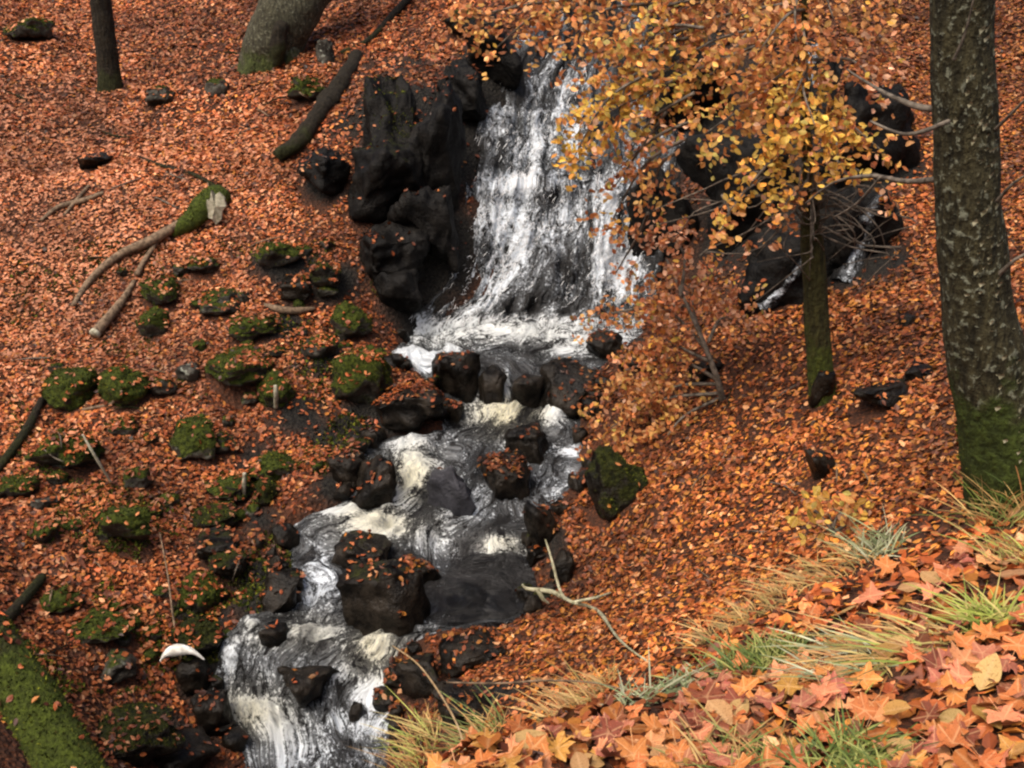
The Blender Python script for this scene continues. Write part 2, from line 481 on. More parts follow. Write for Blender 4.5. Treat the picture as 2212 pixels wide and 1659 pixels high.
# ------------------------------------------------------------------ water surfaces
FOAM_AND_SKY = [  # u, v, ru, rv, amount
    (1230, 40, 60, 50, .85), (1200, 150, 120, 90, .62), (1130, 290, 110, 90, .78), (1250, 300, 90, 90, .7), (1130, 400, 100, 35, .8), (1050, 460, 60, 90, .68),
    (1130, 520, 130, 100, .62), (1250, 480, 80, 80, .6), (1040, 600, 90, 70, .72), (1180, 620, 110, 70, .52), (1330, 560, 80, 120, .6),
    (1400, 350, 80, 160, .6), (1320, 420, 80, 90, .6), (1180, 110, 80, 60, .75), (990, 660, 90, 40, .7), (1100, 722, 230, 30, 1.05), (930, 700, 60, 25, .75), (1220, 740, 100, 28, .95),
    (1100, 765, 170, 18, .6), (903, 775, 48, 24, 1.5), (975, 758, 28, 10, 1.2), (1270, 785, 70, 14, .65), (1100, 800, 100, 30, .25), (1095, 830, 9, 45, 1.0),  # flat white patch beside the block is sky reflection, painted as foam
    (1340, 715, 50, 35, .6), (1095, 890, 95, 26, .72), (1190, 903, 28, 20, 1.0), (1010, 900, 40, 30, .45), (1040, 950, 70, 40, .3),
    (1242, 968, 34, 14, 1.1), (1215, 1010, 55, 35, .5), (880, 962, 60, 18, .85), (795, 960, 28, 10, .85), (890, 1020, 36, 50, .95),
    (870, 1085, 60, 40, .85), (830, 1130, 80, 28, 1.1), (750, 1108, 55, 12, 1.0), (925, 1165, 50, 32, .85), (960, 1130, 40, 60, .5),
    (1075, 1180, 50, 26, 1.05), (1040, 1110, 60, 40, .55), (1100, 1130, 40, 50, .45), (1040, 1270, 120, 60, .1), (603, 1135, 18, 16, 1.0), (640, 1135, 30, 10, .6),
    (690, 1200, 55, 40, .65), (690, 1270, 60, 60, .68), (680, 1330, 60, 30, .6), (650, 1362, 110, 22, .85), (560, 1385, 50, 20, .7), (550, 1355, 20, 12, .95), (500, 1430, 30, 50, .6),
    (810, 1395, 45, 40, .85), (850, 1340, 60, 30, .45), (740, 1445, 45, 40, .7), (700, 1430, 60, 12, .4), (800, 1500, 48, 45, 1.1), (790, 1560, 60, 40, .85), (530, 1530, 70, 30, 1.0),
    (590, 1560, 60, 60, .8), (650, 1620, 110, 60, .5), (730, 1550, 25, 30, .9), (560, 1630, 50, 40, .6), (800, 1630, 50, 30, .8), (650, 1500, 60, 25, .45), (640, 1800, 120, 120, .6)]
CREAM = [(1095, 895, 90, 40, .9), (890, 1030, 60, 60, .8), (820, 1130, 110, 40, .7), (1080, 1180, 70, 30, .6), (810, 1400, 70, 60, .8), (530, 1540, 90, 60, .7),
         (640, 1365, 140, 40, .5), (1100, 725, 260, 40, .3)]
def blobs(u, v, L):
    out = np.zeros_like(u)
    for a, b, ru, rv, k in L:
        out = np.maximum(out, k * np.exp(-(((u - a) / ru) ** 2 + ((v - b) / rv) ** 2) * .75))
    return out
NV = len(RV)
def water(name, i0, i1, ncol, mat, fall):
    L, Rr = RL[i0:i1], RRt[i0:i1]
    nr = len(L)
    f = np.linspace(-.04, 1.04, ncol)
    Pm = L[:, None] * (1 - f)[None, :, None] + Rr[:, None] * f[None, :, None]
    mid = (L + Rr) / 2
    s = np.r_[0, np.cumsum(np.linalg.norm(np.diff(mid, axis=0), axis=1))]
    flow = np.zeros_like(Pm)
    flow[..., 0] = f[None] * (2.3 if fall else 2.0) + .25 * mid[:, :1]
    flow[..., 1] = s[:, None]
    wq = Pm * (1.7, 1.7, 1.2)
    wa = .08 if fall else .20
    flow[..., 0] += wa * fbm(wq, 3, 35)
    flow[..., 1] += 1.3 * wa * fbm(wq + 31.7, 3, 36)
    u, v, _ = to_px(Pm)
    fo = blobs(u, v, FOAM_AND_SKY)
    if fall:
        fo = np.maximum(fo, .2) * (1 + .75 * fbm(flow * (3.4, .75, 1), 3, 25))
        fo = np.where(v > 640, np.maximum(fo, .95 * sstep(655, 708, v)), fo)
    else:
        calm = blobs(u, v, [(1040, 1275, 130, 60, 1)])
        fo = np.maximum(fo, .36 * (1 - np.clip(calm * 1.2, 0, .95)))
    fo = np.where(fo < 1.15, fo * (.80 if fall else .95) * (1 + (.0 if fall else .5) * fbm(flow * (2.6, 1.6, 1), 3, 27)), fo)
    cr = np.clip(blobs(u, v, CREAM), 0, 1)
    # surface normal of the sheet
    du = np.gradient(Pm, axis=0); dv = np.gradient(Pm, axis=1)
    N = np.cross(dv, du); N /= np.linalg.norm(N, axis=-1, keepdims=True) + 1e-9
    N = np.where(N[..., 2:] < 0, -N, N)
    q = flow.copy()
    if fall:
        q1 = q * (5, .8, 1); q2 = q * (16, 3.0, 1)
        h = .10 * fbm(q1, 3, 21) + .04 * fbm(q2, 3, 22) + .09 * fbm(q * (2.6, 2.0, 1), 3, 23) + .03
        # ledges push the water outwards
        h = h * (1 - .85 * sstep(670, 712, v))
        vj = v + 30 * fbm(q * (2.2, .2, 1), 2, 24)
        h = h + .09 * np.exp(-((vj - 405) / 16) ** 2) + .07 * np.exp(-((vj - 250) / 20) ** 2)
    else:
        q1 = q * (3.2, 2.2, 1); q2 = q * (11, 8, 1)
        h = .085 * fbm(q1, 3, 31) * (.3 + fo) + .04 * fbm(q2, 2, 32) * (.12 + fo) + .025 * np.clip(fo, 0, 1.0)
        h = h - .02
    Pm = Pm + N * h[..., None]
    if fall: Pm[..., 2] -= .22 * sstep(698, 712, v)
    # run the outer edges down under the banks
    e = np.minimum(f + .04, 1.04 - f)
    Pm[..., 2] -= (.10 * (1 - sstep(0, .06, e)))[None]
    ids = np.arange(nr * ncol).reshape(nr, ncol)
    F = np.stack([ids[:-1, :-1], ids[:-1, 1:], ids[1:, 1:], ids[1:, :-1]], -1).reshape(-1, 4)
    o = mesh_obj(name, Pm.reshape(-1, 3), F, mat, attrs=dict(foam=fo.ravel(), cream=cr.ravel(), flow=flow.reshape(-1, 3)))  # foam also holds the painted sky reflection
    return o, Pm, N, fo, flow
i_fall = int(np.searchsorted(RV, 712))
fall_o, fP, fN, fF, fFlow = water('waterfall', 0, i_fall + 1, 170, M['fall'], True)
tag(fall_o, 'white waterfall tumbling over dark rock ledges into a small pool', 'waterfall', kind='structure')
str_o, sP, sN, sF, sFlow = water('stream', i_fall - 11, len(RL), 200, M['stream'], False)
tag(str_o, 'dark foaming stream running between wet rocks below the waterfall', 'stream', kind='structure')

def ribbons(paths, widths, facing=None):
    """paths (n,k,3) -> thin ribbons turned to face up and outwards"""
    n, k, _ = paths.shape
    T = np.gradient(paths, axis=1)
    T /= np.linalg.norm(T, axis=-1, keepdims=True) + 1e-9
    fc = np.array((0, -.6, .8)) if facing is None else facing
    B = np.cross(T, np.broadcast_to(fc, T.shape))
    B /= np.linalg.norm(B, axis=-1, keepdims=True) + 1e-9
    w = widths[:, None, None] * np.sin(np.linspace(.12, math.pi - .12, k))[None, :, None]
    V = np.stack([paths - B * w, paths + B * w], 2).reshape(-1, 3)
    b = (np.arange(n) * k * 2)[:, None] + (np.arange(k - 1) * 2)[None]
    F = np.stack([b, b + 1, b + 3, b + 2], -1).reshape(-1, 4)
    return V, F
def strands(P, N, fo, count, kmin, kmax, wob, wmin, wmax, lift):
    nr, nc, _ = P.shape
    K = 9
    paths, ws = [], []
    prob = np.clip(fo, 0, 1) ** 1.5
    prob = prob.ravel() / prob.sum()
    st = rng.choice(nr * nc, count, p=prob)
    r0, c0 = st // nc, st % nc
    ln = rng.uniform(kmin, kmax, count)
    tt = np.linspace(0, 1, K)
    ph = rng.uniform(0, 6.28, count); am = rng.uniform(.2, 1, count) * wob
    dr = rng.normal(0, wob, count)
    rr = np.clip(r0[:, None] + ln[:, None] * tt, 0, nr - 1)
    cc = np.clip(c0[:, None] + am[:, None] * np.sin(tt * 5 + ph[:, None]) + dr[:, None] * tt, 2, nc - 3)
    ri, ci = rr.astype(int), cc.astype(int)
    rf, cf = (rr - ri)[..., None], (cc - ci)[..., None]
    ri2, ci2 = np.minimum(ri + 1, nr - 1), np.minimum(ci + 1, nc - 1)
    pos = (P[ri, ci] * (1 - rf) * (1 - cf) + P[ri2, ci] * rf * (1 - cf) + P[ri, ci2] * (1 - rf) * cf + P[ri2, ci2] * rf * cf)
    lf = rng.uniform(.3, 1, count)[:, None] * lift * (.5 + np.abs(np.sin(tt * 3 + ph[:, None])))
    pos = pos + N[ri, ci] * lf[..., None]
    return pos, rng.uniform(wmin, wmax, count)
def foam_part(parent, pos, ws, name):
    V, F = ribbons(pos, ws)
    tone = np.repeat(rng.uniform(.45, .88, len(pos)), pos.shape[1] * 2)
    C = np.stack([tone, tone * 1.01, tone * 1.02], -1)
    o = mesh_obj(name, V, F, M['foam'], parent=parent, colors=C)
    o['kind'] = 'stuff'
fmod = np.clip(fF, 0, 1.1) ** 2.6
pos, ws = strands(fP, fN, fmod, 2600, 2, 7, 1.2, .001, .0032, .06)
foam_part(fall_o, pos, ws, 'foam')

# ------------------------------------------------------------------ rocks
import bmesh
_ico = {}
def ico(sub):
    if sub not in _ico:
        bm = bmesh.new()
        bmesh.ops.create_icosphere(bm, subdivisions=sub, radius=1)
        bm.verts.ensure_lookup_table()
        _ico[sub] = (np.array([v.co[:] for v in bm.verts]), np.array([[v.index for v in f.verts] for f in bm.faces]))
        bm.free()
    return _ico[sub]
def rock_shape(sub, seed, angular):
    """broken stone: hull of random points, split into small faces, roughened"""
    r = np.random.default_rng(seed)
    npt = 11 if angular > .75 else 15 if angular > .45 else 26
    P = r.normal(size=(npt, 3))
    P /= np.linalg.norm(P, axis=1, keepdims=True)
    if angular > .45: P = np.sign(P) * np.abs(P) ** .6
    P *= r.uniform(.8, 1.05, (npt, 1))
    bm = bmesh.new()
    for p in P: bm.verts.new(p)
    res = bmesh.ops.convex_hull(bm, input=bm.verts)
    bmesh.ops.delete(bm, geom=list({e for e in res['geom_interior'] if isinstance(e, bmesh.types.BMVert)}), context='VERTS')
    for _ in range({3: 2, 4: 3, 5: 4}[sub]):
        bmesh.ops.subdivide_edges(bm, edges=bm.edges, cuts=1, use_grid_fill=True)
    bmesh.ops.triangulate(bm, faces=bm.faces)
    bmesh.ops.smooth_vert(bm, verts=bm.verts, factor=.5, use_axis_x=True, use_axis_y=True, use_axis_z=True)
    bm.normal_update()
    bm.verts.index_update()
    V = np.array([v.co[:] for v in bm.verts])
    N = np.array([v.normal[:] for v in bm.verts])
    F = np.array([[v.index for v in f.verts] for f in bm.faces])
    bm.free()
    a1, a2 = (.10, .06) if angular > .45 else (.16, .06)
    V = V + N * (a1 * fbm(V * 1.8 + seed, 2, seed % 97) + a2 * fbm(V * 5 + seed, 3, seed % 89))[:, None]
    # bedding: faint steps up the stone
    if angular > .45:
        V = V + N * (.07 * np.round(2.5 * fbm(V * (2.2, 2.2, 3.4) + seed, 2, seed % 83)) / 2.5)[:, None]
    return V, F
def rot_z(V, a):
    c, s = math.cos(a), math.sin(a)
    return V @ np.array([[c, s, 0], [-s, c, 0], [0, 0, 1]])
MOSS_PAL = np.array([(.02, .030, .004), (.055, .068, .007), (.11, .12, .012), (.03, .042, .006), (.07, .062, .010)])
def moss_tufts(V, F, amount, parent, size=.02, dens=2600):
    a, b, c = V[F[:, 0]], V[F[:, 1]], V[F[:, 2]]
    n = np.cross(b - a, c - a)
    ar = np.linalg.norm(n, axis=1) / 2
    n = n / (2 * ar[:, None] + 1e-12)
    m = (a + b + c) / 3
    mask = sstep(.55 - amount, .95 - amount, .5 * n[:, 2] + .35 * fbm(m * 5, 3, 41) + .1)
    wgt = ar * mask
    tot = wgt.sum()
    cnt = int(min(2500, tot * dens))
    if cnt < 12: return
    fi = rng.choice(len(F), cnt, p=wgt / tot)
    r1, r2 = np.sqrt(rng.random(cnt)), rng.random(cnt)
    base = a[fi] * (1 - r1)[:, None] + b[fi] * (r1 * (1 - r2))[:, None] + c[fi] * (r1 * r2)[:, None]
    d = n[fi] + rng.normal(0, .45, (cnt, 3)) + (0, 0, .35)
    d /= np.linalg.norm(d, axis=1, keepdims=True)
    side = np.cross(d, rng.normal(size=(cnt, 3))); side /= np.linalg.norm(side, axis=1, keepdims=True)
    L = size * rng.uniform(.6, 1.5, cnt)[:, None]
    Vt = np.stack([base - side * L * .45 - n[fi] * .004, base + side * L * .45 - n[fi] * .004, base + d * L], 1).reshape(-1, 3)
    Ft = np.arange(cnt * 3).reshape(-1, 3)
    C = MOSS_PAL[rng.integers(0, len(MOSS_PAL), cnt)] * rng.uniform(.6, 1.25, cnt)[:, None]
    tone = 1 + .5 * fbm(base * 3, 2, 55)
    o = mesh_obj('moss', Vt, Ft, M['moss'], parent=parent, colors=np.repeat(C * tone[:, None], 3, 0))
    o['kind'] = 'stuff'
RINGS = []
def rock(name, u, v, w, h, label, moss=.5, tone=.3, wet=False, angular=.4, keep=.2, group=None, seed=None, depth=1.0, sub=None, y=None, spin=None, tilt=0.0, cat='rock'):
    """a stone whose outline spans about w x h photo units round u, v, resting on the ground it hides"""
    seed = R.randrange(10 ** 6) if seed is None else seed
    p, n, t = hit(u, v + h * .32, BVW if wet else None)
    if y is not None: t = y / pdir(u, v)[1] * np.linalg.norm(pdir(u, v))
    d = Vector(pdir(u, v)).normalized()
    fd = float(to_px(np.array(d * t))[2])
    ww, hh = w * fd / FPX, h * fd / FPX
    th = PITCH + math.atan((v - H0 / 2) / FPX)
    half = math.sqrt(max((hh / 2) ** 2 - (.85 * ww * depth / 2 * math.sin(th)) ** 2, (.5 * hh / 2) ** 2)) / math.cos(th)
    hh = 2 * half
    c = np.array(d * (t - (.10 if wet else .02) * ww * depth))
    if wet and name == 'boulder': ww, hh = ww * .92, hh * .9
    if not wet: hh *= .84; c = c + np.array((0, 0, -.10 * hh))
    if name == 'crag': w, h = w * 1.18, h * 1.15; ww, hh = ww * 1.18, hh * 1.15
    if name == 'crag': keep *= .6; moss *= .8
    if not wet: keep = min(.9, keep * 1.5 + .12)
    if sub is None: sub = 4 if w > 85 else 3
    V, F = rock_shape(sub, seed, angular)
    V = rot_z(V, R.uniform(0, 6.28) if spin is None else spin)
    ext = (V.max(0) - V.min(0)) / 2
    V = (V - (V.max(0) + V.min(0)) / 2) / ext
    if tilt:
        ca, sa = math.cos(tilt), math.sin(tilt)
        V = V @ np.array([[ca, 0, -sa], [0, 1, 0], [sa, 0, ca]])
    V = V * (ww / 2, ww / 2 * depth, hh / 2 * 1.08)
    loc = c.copy()
    # make sure it is seated in what lies below
    gz = ground_z(c[0], c[1])
    low = gz - (c[2] - hh * .54)
    if low < .04:
        V[:, 2] = np.where(V[:, 2] < 0, V[:, 2] * (1 + (.06 - low) / (hh * .54 + 1e-6)), V[:, 2])
    loc[2] = c[2] + V[:, 2].min()
    Wd = V + c
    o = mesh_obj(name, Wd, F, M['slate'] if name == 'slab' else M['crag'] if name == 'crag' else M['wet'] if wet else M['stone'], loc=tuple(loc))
    o.color = (moss, tone, 0, 1)
    tag(o, label, cat, group)
    S.add(Wd, F, keep=keep)
    if name != 'crag': RINGS.append((c[0], c[1], ww / 2, ww / 2 * depth, wet))
    if moss > .35: moss_tufts(Wd, F, moss * .75, o, size=.015)
    return o

_wv = np.concatenate([fP.reshape(-1, 3), sP.reshape(-1, 3)])
def _grid_faces(nr, nc, o):
    ids = np.arange(nr * nc).reshape(nr, nc)[::1] + o
    return np.stack([ids[:-1, :-1], ids[:-1, 1:], ids[1:, 1:], ids[1:, :-1]], -1).reshape(-1, 4)
_wf = np.concatenate([_grid_faces(*fP.shape[:2], 0), _grid_faces(*sP.shape[:2], fP.shape[0] * fP.shape[1])])
BVW = BVHTree.FromPolygons(np.concatenate([GV, _wv]).tolist(), np.concatenate([GF, _wf + len(GV)]).tolist())
# --- rocks in and beside the stream, each one found by its neighbours
rock('boulder', 985, 800, 120, 105, 'angular grey block damming the pool at the waterfall foot, dead leaf on its face', .12, .2, True, 1.0, .12, seed=5, depth=.8, tilt=.25)
rock('boulder', 1230, 832, 150, 95, 'low black rock at the pool outlet beside the orange beech spray', 0, .05, True, .6, .1, seed=12)
rock('boulder', 1065, 835, 70, 80, 'small wet stone under the thin trickle leaving the pool', 0, .05, True, .5, .0, seed=13)
rock('boulder', 1140, 842, 80, 70, 'brown wet ledge stone just beside the thin trickle leaving the pool', 0, .05, True, .7, .03, seed=14)
rock('boulder', 885, 872, 165, 95, 'low rock heaped with rusty leaves beneath the angular grey block', .15, .1, True, .4, .95, seed=15)
rock('boulder', 1138, 952, 110, 78, 'dark wet rock splitting the stream under the creamy foam', .1, .05, True, .6, .06, seed=16)
rock('boulder', 1090, 1022, 125, 85, 'midstream rock capped with rust-brown leaves beside the grey slab', .2, .1, True, .6, .75, seed=17)
rock('slab', 972, 1066, 105, 118, 'smooth blue-grey slab leaning in the middle of the stream', 0, .0, True, 1.0, .03, seed=231, depth=.55, tilt=-.25)
rock('boulder', 808, 1040, 115, 120, 'black wet rock walling in the creamy side cascade', .05, .05, True, .6, .12, seed=19)
rock('boulder', 745, 1010, 80, 60, 'dark rock strewn with red leaves above the creamy side cascade', .2, .1, True, .5, .5, seed=119)
rock('boulder', 1330, 1045, 148, 150, 'tall green-brown mossy block at the water edge below the beech spray', .62, .1, True, .8, .10, seed=20, depth=.8)
rock('boulder', 782, 1187, 140, 75, 'rounded black rock with the creamy foam lip pouring round it', .3, .05, True, .2, .06, seed=21)
rock('boulder', 835, 1292, 205, 165, 'big black overhanging boulder between lower cascade and calm pool', .35, .05, True, .6, .12, seed=22, depth=.8, tilt=-.3)
rock('boulder', 900, 1232, 120, 60, 'leaf-topped shelf of rock at the head of the calm pool', .35, .1, True, .5, .7, seed=24)
rock('boulder', 655, 1472, 150, 95, 'flat dark rock in the lowest cascade with water curling round it', 0, .05, True, .8, .02, seed=25, tilt=.3)
rock('boulder', 770, 1535, 36, 40, 'small dark stone beside the whitest boil of the lowest cascade', .1, .05, True, .5, .0, seed=26)
rock('boulder', 1168, 1140, 84, 120, 'black cleft rock where the stream turns into the calm pool', .1, .05, True, .7, .12, seed=27)
rock('boulder', 1305, 748, 90, 60, 'grey rock at the pool margin splashed by the waterfall', 0, .1, True, .6, .15, seed=28)
rock('boulder', 1395, 775, 90, 70, 'dark rock among rusty beech leaves above the pool margin', .05, .1, True, .6, .3, seed=29)
rock('boulder', 615, 1160, 70, 60, 'dark wet stone with a white gleam of water at the stream edge', 0, .2, True, .5, .15, seed=30)
rock('boulder', 600, 1290, 110, 100, 'black broken rock on the inner bend of the stream', .15, .05, True, .8, .25, seed=31)
rock('boulder', 590, 1365, 70, 45, 'small dark ledge at the top of the lowest cascade', 0, .1, True, .7, .1, seed=32)
rock('boulder', 420, 1462, 75, 85, 'round black stone with the white crescent lying on top', .1, .05, True, .2, .06, seed=33)
rock('boulder', 455, 1540, 100, 90, 'dark leaf-strewn rock at the edge of the lowest cascade', .1, .05, True, .5, .45, seed=34)
rock('boulder', 300, 1580, 210, 110, 'broad dark mossy rock beside the green log', .45, .1, True, .4, .3, seed=35)
rock('boulder', 400, 1625, 160, 90, 'dark rock half under red leaves downstream of the broad mossy rock', .2, .05, True, .5, .5, seed=36)
rock('boulder', 905, 1470, 120, 110, 'black mossy rock under the arching grass stem', .3, .05, True, .5, .12, seed=37)
rock('boulder', 1020, 1400, 160, 70, 'dark hollow rock under leaf mat at the foot of the calm pool', .2, .05, True, .6, .75, seed=38)
rock('boulder', 1010, 1520, 170, 80, 'dark rock in deep shade below the grass tufts of the bank', .2, .05, True, .5, .4, seed=39)
# --- cliff beside the waterfall
rock('crag', 842, 275, 110, 170, 'tall square moss-tinged crag standing beside the waterfall', .45, .1, True, .9, .12, seed=41, depth=1.1, sub=5)
rock('crag', 835, 395, 150, 165, 'dark olive block below the tall square crag', .42, .05, True, .9, .05, seed=42, depth=1.0, sub=5)
rock('crag', 932, 330, 128, 240, 'black cliff wedge with a pale wet face close to the waterfall', .05, .35, True, 1.0, .10, seed=43, depth=.9, sub=5)
rock('crag', 918, 490, 130, 150, 'black rock foot at the edge of the main fall', .05, .2, True, .8, .12, seed=44, depth=.9, sub=5)
rock('crag', 850, 545, 140, 120, 'dark sloping rock strewn with leaves below the olive block', .15, .2, True, .7, .3, seed=45, sub=5)
rock('crag', 1065, 115, 110, 130, 'black overhang at the head of the waterfall', .05, .1, True, .8, .15, seed=46, sub=5)
rock('crag', 995, 200, 100, 110, 'dark leafy shoulder of rock under the black overhang', .1, .1, True, .7, .4, seed=47, sub=5)
rock('crag', 700, 375, 100, 90, 'dark hollow stone at the foot of the leaning dead log', .3, .3, True, .6, .3, seed=48)
rock('crag', 862, 640, 90, 100, 'dark rock wall bordering the foot of the main fall', .2, .1, True, .7, .2, seed=49)
rock('crag', 1490, 190, 160, 200, 'black cliff face beyond the yellow beech leaves', .02, .05, True, .9, .08, seed=51, depth=.8, sub=5)
rock('crag', 1610, 420, 260, 220, 'wide black cliff block behind the bare grey twigs', .03, .08, True, .9, .1, seed=52, depth=.6, sub=5)
rock('crag', 1740, 190, 150, 160, 'dark cliff notch holding the small white side spout', .02, .1, True, .9, .12, seed=53, depth=.7, sub=5)
rock('crag', 1880, 300, 190, 200, 'dark purple-brown cliff behind the yellow leaf tips', .05, .08, True, .8, .22, seed=54, depth=.7, sub=5)
rock('crag', 1850, 500, 165, 180, 'black wet cliff beside the thin trunk, streaked with grey water', .02, .1, True, .9, .12, seed=55, depth=.6, sub=5)
rock('crag', 1690, 600, 160, 150, 'black rock ramp carrying the white side trickle', .02, .1, True, .9, .06, seed=56, depth=.6, sub=5)
rock('crag', 1430, 470, 130, 200, 'grey wet rock rib dividing main fall from side cliff', .0, .15, True, .8, .12, seed=57, depth=.6, sub=5)
# --- mossy stones on the leafy slope
rock('boulder', 785, 805, 145, 155, 'large rounded green boulder beside the angular grey block', .75, .1, False, .3, .10, seed=61)
rock('boulder', 758, 690, 90, 110, 'upright mossy stone between dark rocks uphill of the large green boulder', .7, .1, False, .4, .15, seed=62)
rock('boulder', 690, 745, 80, 60, 'leafy mossy stone between the upright stone and the large green boulder', .5, .1, False, .4, .3, seed=63)
rock('boulder', 605, 545, 100, 70, 'mossy stone below the dark leaning log', .65, .1, False, .4, .15, seed=64)
rock('boulder', 705, 590, 80, 60, 'dark green stone in shade near the crag foot', .6, .1, True, .4, .15, seed=65)
rock('boulder', 640, 620, 80, 45, 'low dark stone ringed by leaves near the pale bark sliver', .25, .2, True, .5, .3, seed=66)
rock('boulder', 440, 565, 70, 45, 'small moss hump just below the broken mossy log', .6, .2, False, .3, .35, seed=67)
rock('boulder', 342, 622, 90, 70, 'mossy stone with one pale leaf at the end of the split stick', .7, .2, False, .4, .15, seed=68)
rock('boulder', 474, 648, 95, 55, 'dark-faced mossy stone with a bare grey side', .45, .3, False, .8, .15, seed=69)
rock('boulder', 330, 692, 72, 85, 'tall mossy stone sprinkled with yellow leaves beside the pale cut stick', .75, .1, False, .3, .2, seed=70)
rock('boulder', 545, 700, 115, 62, 'long mossy stone uphill of the leaf-speckled moss pair', .72, .1, False, .3, .22, seed=71)
rock('boulder', 150, 832, 118, 95, 'dark green mossy boulder, one of the neighbouring pair nearer the bare leaf slope', .85, .1, False, .35, .06, seed=72)
rock('boulder', 262, 830, 122, 100, 'bright green mossy boulder with leaves on top, the other of the neighbouring pair', .9, .1, False, .35, .1, seed=73)
rock('boulder', 404, 800, 58, 42, 'small bare pale grey stone among mossy ones', .1, .9, False, .8, .1, seed=74)
rock('boulder', 348, 828, 70, 50, 'low olive stone between the bright green boulder and the pale grey stone', .5, .2, False, .4, .35, seed=75)
rock('boulder', 515, 790, 150, 85, 'broad mossy stone speckled with yellow leaves', .75, .1, False, .3, .3, seed=76)
rock('boulder', 592, 832, 90, 90, 'mossy stone with a pale upright sliver against it', .78, .1, False, .4, .06, seed=77)
rock('boulder', 142, 965, 150, 115, 'large mossy boulder with a leaf-filled hollow and the thin pale stalk', .8, .15, False, .4, .2, seed=78)
rock('boulder', 262, 915, 70, 34, 'little moss cushion between two large mossy boulders', .6, .1, False, .3, .4, seed=79)
rock('boulder', 415, 945, 110, 105, 'split mossy stone with a pale bare edge and dark underside', .62, .6, False, .8, .08, seed=80)
rock('boulder', 482, 955, 60, 50, 'dark mossy lump behind the split stone', .5, .1, False, .4, .2, seed=81)
rock('boulder', 590, 1005, 110, 75, 'leaf-dusted mossy stone on the brink above the stream', .7, .1, False, .3, .2, seed=82)
rock('boulder', 495, 1045, 110, 62, 'mossy stone with a pale stick standing before it', .68, .2, False, .4, .15, seed=83)
rock('boulder', 575, 1060, 62, 60, 'rounded dark green stone tucked under the brink', .7, .0, True, .2, .05, seed=84)
rock('boulder', 298, 1030, 62, 55, 'small green stone near the foot of the thin pale stalk', .6, .1, False, .3, .3, seed=85)
rock('boulder', 38, 1046, 90, 52, 'low green stone next to the white-flecked grey stone', .7, .1, False, .3, .2, seed=86)
rock('boulder', 98, 1082, 58, 34, 'grey stone flecked with white lichen', .1, 1.0, False, .7, .08, seed=87)
rock('boulder', 272, 1130, 125, 120, 'big steep mossy stone with dark shaded side', .8, .1, False, .5, .08, seed=88)
rock('boulder', 96, 1142, 72, 56, 'small moss dome in the open leaf litter', .75, .1, False, .3, .15, seed=89)
rock('boulder', 462, 1108, 120, 50, 'long brown-green stone ridge with shade beneath', .55, .05, True, .5, .25, seed=90)
rock('boulder', 470, 1172, 110, 46, 'low stone under the long stone ridge', .35, .05, True, .5, .35, seed=91)
rock('boulder', 492, 1215, 95, 62, 'dark lichen-spotted stone close to the stream bend', .45, .5, True, .4, .2, seed=92)
rock('boulder', 432, 1278, 88, 98, 'egg-shaped mossy stone with brown leaf cap', .8, .05, False, .2, .12, seed=93)
rock('boulder', 132, 1294, 88, 62, 'moss-topped stone above the elongated olive stone', .72, .1, False, .3, .2, seed=94)
rock('boulder', 222, 1345, 140, 55, 'elongated olive stone lying along the slope', .6, .05, False, .4, .2, seed=95)
rock('boulder', 425, 1375, 125, 80, 'dark green rock uphill of the white crescent', .6, .1, True, .4, .2, seed=96)
rock('boulder', 245, 1432, 100, 60, 'grey-green stone low on the slope with bare top', .35, .3, False, .5, .15, seed=97)
rock('boulder', 62, 62, 110, 64, 'grey-green mossy boulder high on the slope beside the thin dark tree', .6, .1, False, .3, .15, seed=98)
rock('boulder', 345, 205, 62, 58, 'pale olive stone below the thin dark tree', .4, .4, False, .4, .2, seed=99)
rock('boulder', 470, 188, 56, 48, 'small grey-green stone near the hollow trunk', .4, .3, False, .4, .15, seed=100)
rock('boulder', 668, 188, 90, 66, 'dark mossy stone against the upper end of the leaning log', .7, .05, False, .3, .2, seed=101)
rock('boulder', 702, 112, 42, 82, 'pale upright stone behind the hollow trunk', .15, .9, False, .6, .05, seed=102, depth=.6)
rock('boulder', 995, 45, 80, 46, 'dark mossy stone at the top of the fall among leaves', .5, .05, True, .4, .2, seed=103)
rock('boulder', 200, 350, 90, 40, 'half-buried grey rock in the open leaf slope', .2, .1, True, .5, .6, seed=104)
rock('boulder', 1780, 838, 62, 92, 'dark mossy stone leaning at the foot of the thin trunk', .3, .1, True, .5, .1, seed=105)
rock('boulder', 1905, 842, 150, 58, 'dark flat rock poking from leaves between the two trunks', .25, .1, True, .6, .35, seed=106)
rock('boulder', 1990, 795, 100, 36, 'black slit of rock under a leaf lip between the two trunks', .1, .05, True, .6, .4, seed=107)
rock('boulder', 1960, 690, 40, 26, 'small grey stone below the wet side cliff', .0, .4, True, .5, .1, seed=108)
rock('boulder', 1530, 790, 90, 36, 'dark stone showing through rusty leaves on the far bank', .1, .05, True, .6, .4, seed=109)
rock('boulder', 1770, 1010, 70, 80, 'dark earthy stone below the thin trunk foot', .1, .05, True, .6, .5, seed=110)
rock('boulder', 1215, 1230, 60, 80, 'dark undercut stone beside the pale forked branch', .1, .05, True, .6, .3, seed=111)
